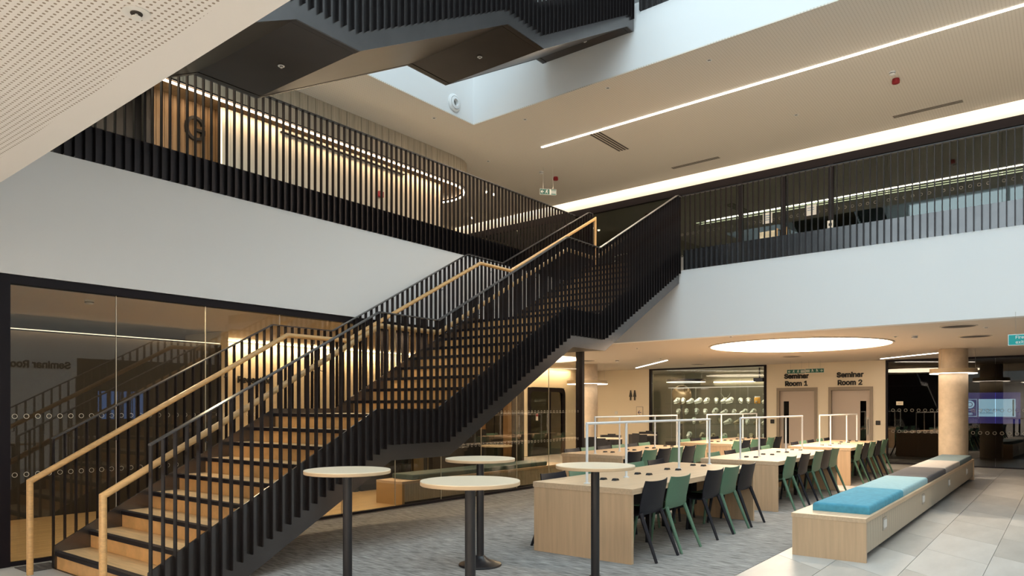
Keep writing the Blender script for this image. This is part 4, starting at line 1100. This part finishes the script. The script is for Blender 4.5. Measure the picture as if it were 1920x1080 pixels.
# ------------------------------------------------------------------ skull display
dsx = 23.1
shelves = [(0.50,'bottom'),(0.98,'third'),(1.30,'second'),(1.66,'top')]
dc = thing('display_case', 'glass display case with four shelves of animal skulls', 'cabinet', (dsx,9.2,0))
for z, nm in shelves: B('shelf', 'glass_thin', dc, dsx-0.20, dsx+0.25, 7.4, 11.0, z-0.012, z)
for yy in (7.4, 8.3, 9.2, 10.1, 11.0): B('upright', 'steel', dc, dsx+0.25, dsx+0.27, yy-0.01, yy+0.01, 0, 2.2)
B('base_cabinet', 'black', dc, dsx-0.22, dsx+0.28, 7.4, 11.0, 0, 0.35)
B('case_light', 'lens', dc, dsx-0.2, dsx+0.2, 7.5, 10.9, 2.2, 2.215)
sk = 0
def skull(x, y, z, s, rz, mat, label, kind):
    r = bpy.data.objects.new('skull', None); C.objects.link(r)
    mb = MB()
    L_ = [1.0, 1.5, 0.8, 1.9][kind]
    mb.ball((-0.02*s, 0, 0.55*s), (0.42*s, 0.36*s, 0.36*s), 12, 8)
    pts = [(0.15*s,0,0.50*s),(0.45*s*L_,0,0.36*s),(0.75*s*L_,0,0.24*s)]
    mb.tube(pts, [0.30*s,0.21*s,0.11*s], 10); mb.build('cranium', mat, r, smooth=True)
    jw = MB().tube([(-0.1*s,0.16*s,0.22*s),(0.3*s*L_,0.12*s,0.085*s),(0.66*s*L_,0,0.075*s),(0.3*s*L_,-0.12*s,0.085*s),(-0.1*s,-0.16*s,0.22*s)], 0.065*s, 6)
    jw.build('jaw', mat, r, smooth=True)
    for q in (-1, 1): MB().ball((0.24*s, q*0.25*s, 0.56*s), (0.10*s,0.06*s,0.10*s), 8, 6).build('eye_socket', 'slot', r)
    if kind == 3:
        for q in (-1, 1): MB().tube([(-0.1*s,q*0.2*s,0.8*s),(-0.3*s,q*0.5*s,1.15*s),(-0.1*s,q*0.75*s,1.55*s)], [0.06*s,0.05*s,0.015*s], 6).build('horn', mat, r, smooth=True)
    r.location = (x,y,z); r.rotation_euler = (0,0,rz); tag(r, label, 'skull', 'animal skulls in the display case'); return r
NTH = ['first','second','third','fourth','fifth','sixth','seventh','eighth','ninth','tenth','eleventh','twelfth','thirteenth','fourteenth']
for z, nm in shelves:
    cnt = {'top':12,'second':10,'third':11,'bottom':8}[nm]
    for k in range(cnt):
        yy = 10.82-(k+0.5)*3.35/cnt + random.uniform(-0.04,0.04)
        s = random.uniform(0.20,0.245)
        light = nm in ('top','second') or random.random() < 0.35
        skull(dsx+random.uniform(-0.04,0.05), yy, z, s, pi+random.uniform(-0.6,0.6), 'bone' if light else 'bone_dark',
              '%s skull, %s from the left on the %s shelf of the display case' % ('pale bone' if light else 'brown bone', NTH[k], nm), random.choice([0,1,2,1,0,3]) if nm == 'top' else random.choice([0,1,2]))
jar = thing('specimen_jar', 'amber specimen jar on the top display shelf', 'jar', (dsx-0.12,7.86,1.66))
MB().lathe([(0.09,1.661),(0.095,1.67),(0.095,1.84),(0.08,1.86)], (dsx-0.12,7.86,0), 18).build('jar_body', 'amber', jar, smooth=True)
MB().lathe([(0.085,1.86),(0.085,1.89)], (dsx-0.12,7.86,0), 18).build('lid', 'paper', jar)
gb = thing('globe', 'large bronze globe lamp at the left of the display room', 'globe', (24.3,11.0,1.4))
MB().ball((24.3,11.05,1.98), 0.36, 24, 16).build('sphere', 'copper', gb, smooth=True)
MB().lathe([(0.2,0.0),(0.2,0.04),(0.04,0.08),(0.04,1.62)], (24.3,11.05,0), 18).build('stand', 'tube_black', gb)
rl = thing('ring_light', 'dark suspended ring light inside the display room', 'lamp', (24.0,10.6,2.45))
MB().lathe([(0.52,2.44),(0.68,2.44),(0.68,2.53),(0.52,2.53),(0.52,2.44)], (24.0,10.75,0), 36, cap=False).build('housing', 'black', rl)
MB().lathe([(0.54,2.425),(0.68,2.425),(0.68,2.438),(0.54,2.438),(0.54,2.425)], (24.0,10.75,0), 36, cap=False).build('diffuser', 'led_office', rl)
for a in (0.5, 2.6, 4.7): MB().tube([(24.0+0.6*cos(a),10.75+0.6*sin(a),2.53),(24.0+0.6*cos(a),10.75+0.6*sin(a),G0-0.002)], 0.003, 5).build('cable', 'steel', rl)
bm_ = thing('projector', 'black projector hanging in the display room', 'projector', (23.6,8.0,2.4))
MB().tube([(23.6,8.0,2.5),(23.6,8.0,G0-0.002)], 0.025, 8).build('pole', 'black', bm_); B('body', 'black', bm_, 23.45, 23.75, 7.85, 8.15, 2.38, 2.5)
o = B('cove_light', 'led', None, 25.92, 25.95, 7.8, 10.5, 2.46, 2.49); tag(o, 'warm light line on the back wall of the display room', 'lamp')
area('display_glow', (22.6, 9.2, 2.80), 0.3, 3.4, 70, (1.0,0.92,0.80), (0, radians(-12), 0))
# small fittings on the left gallery
so = thing('fire_sounder', 'red fire sounder on the lit wall of the left gallery', 'alarm', (10.05,11.24,5.92))
B('mount', 'red', so, 10.0, 10.10, 11.215, 11.24, 5.87, 5.97); B('body', 'red', so, 9.985, 10.115, 11.15, 11.215, 5.86, 5.98, bevel=0.012)
for x, y, l in ((14.45, 12.05, 'left of the pair'), (14.75, 12.0, 'right of the pair'), (16.2, 14.0, 'lower one alone')):
    t = thing('spotlight', 'small bright spotlight at the back of the left gallery, '+l, 'lamp', (x,y,C1))
    MB().lathe([(0.05,C1-0.07),(0.05,C1-0.001)], (x,y,0), 16).build('housing', 'plastic', t); MB().ball((x,y,C1-0.075), 0.042, 12, 8).build('bulb', 'led', t)
sc = thing('wall_screen', 'blue wall screen on the dark side wall, mirrored in the left glazing', 'screen', (9.1,-4.4,1.6))
B('casing', 'black', sc, 8.48, 9.72, -4.4, -4.35, 1.20, 2.0)
for k in range(4): B('display', em('blue_slide_%d' % k, (0.16,0.36,0.85), 2.2), sc, 8.5+k*0.305, 8.78+k*0.305, -4.35, -4.345, 1.22, 1.98)
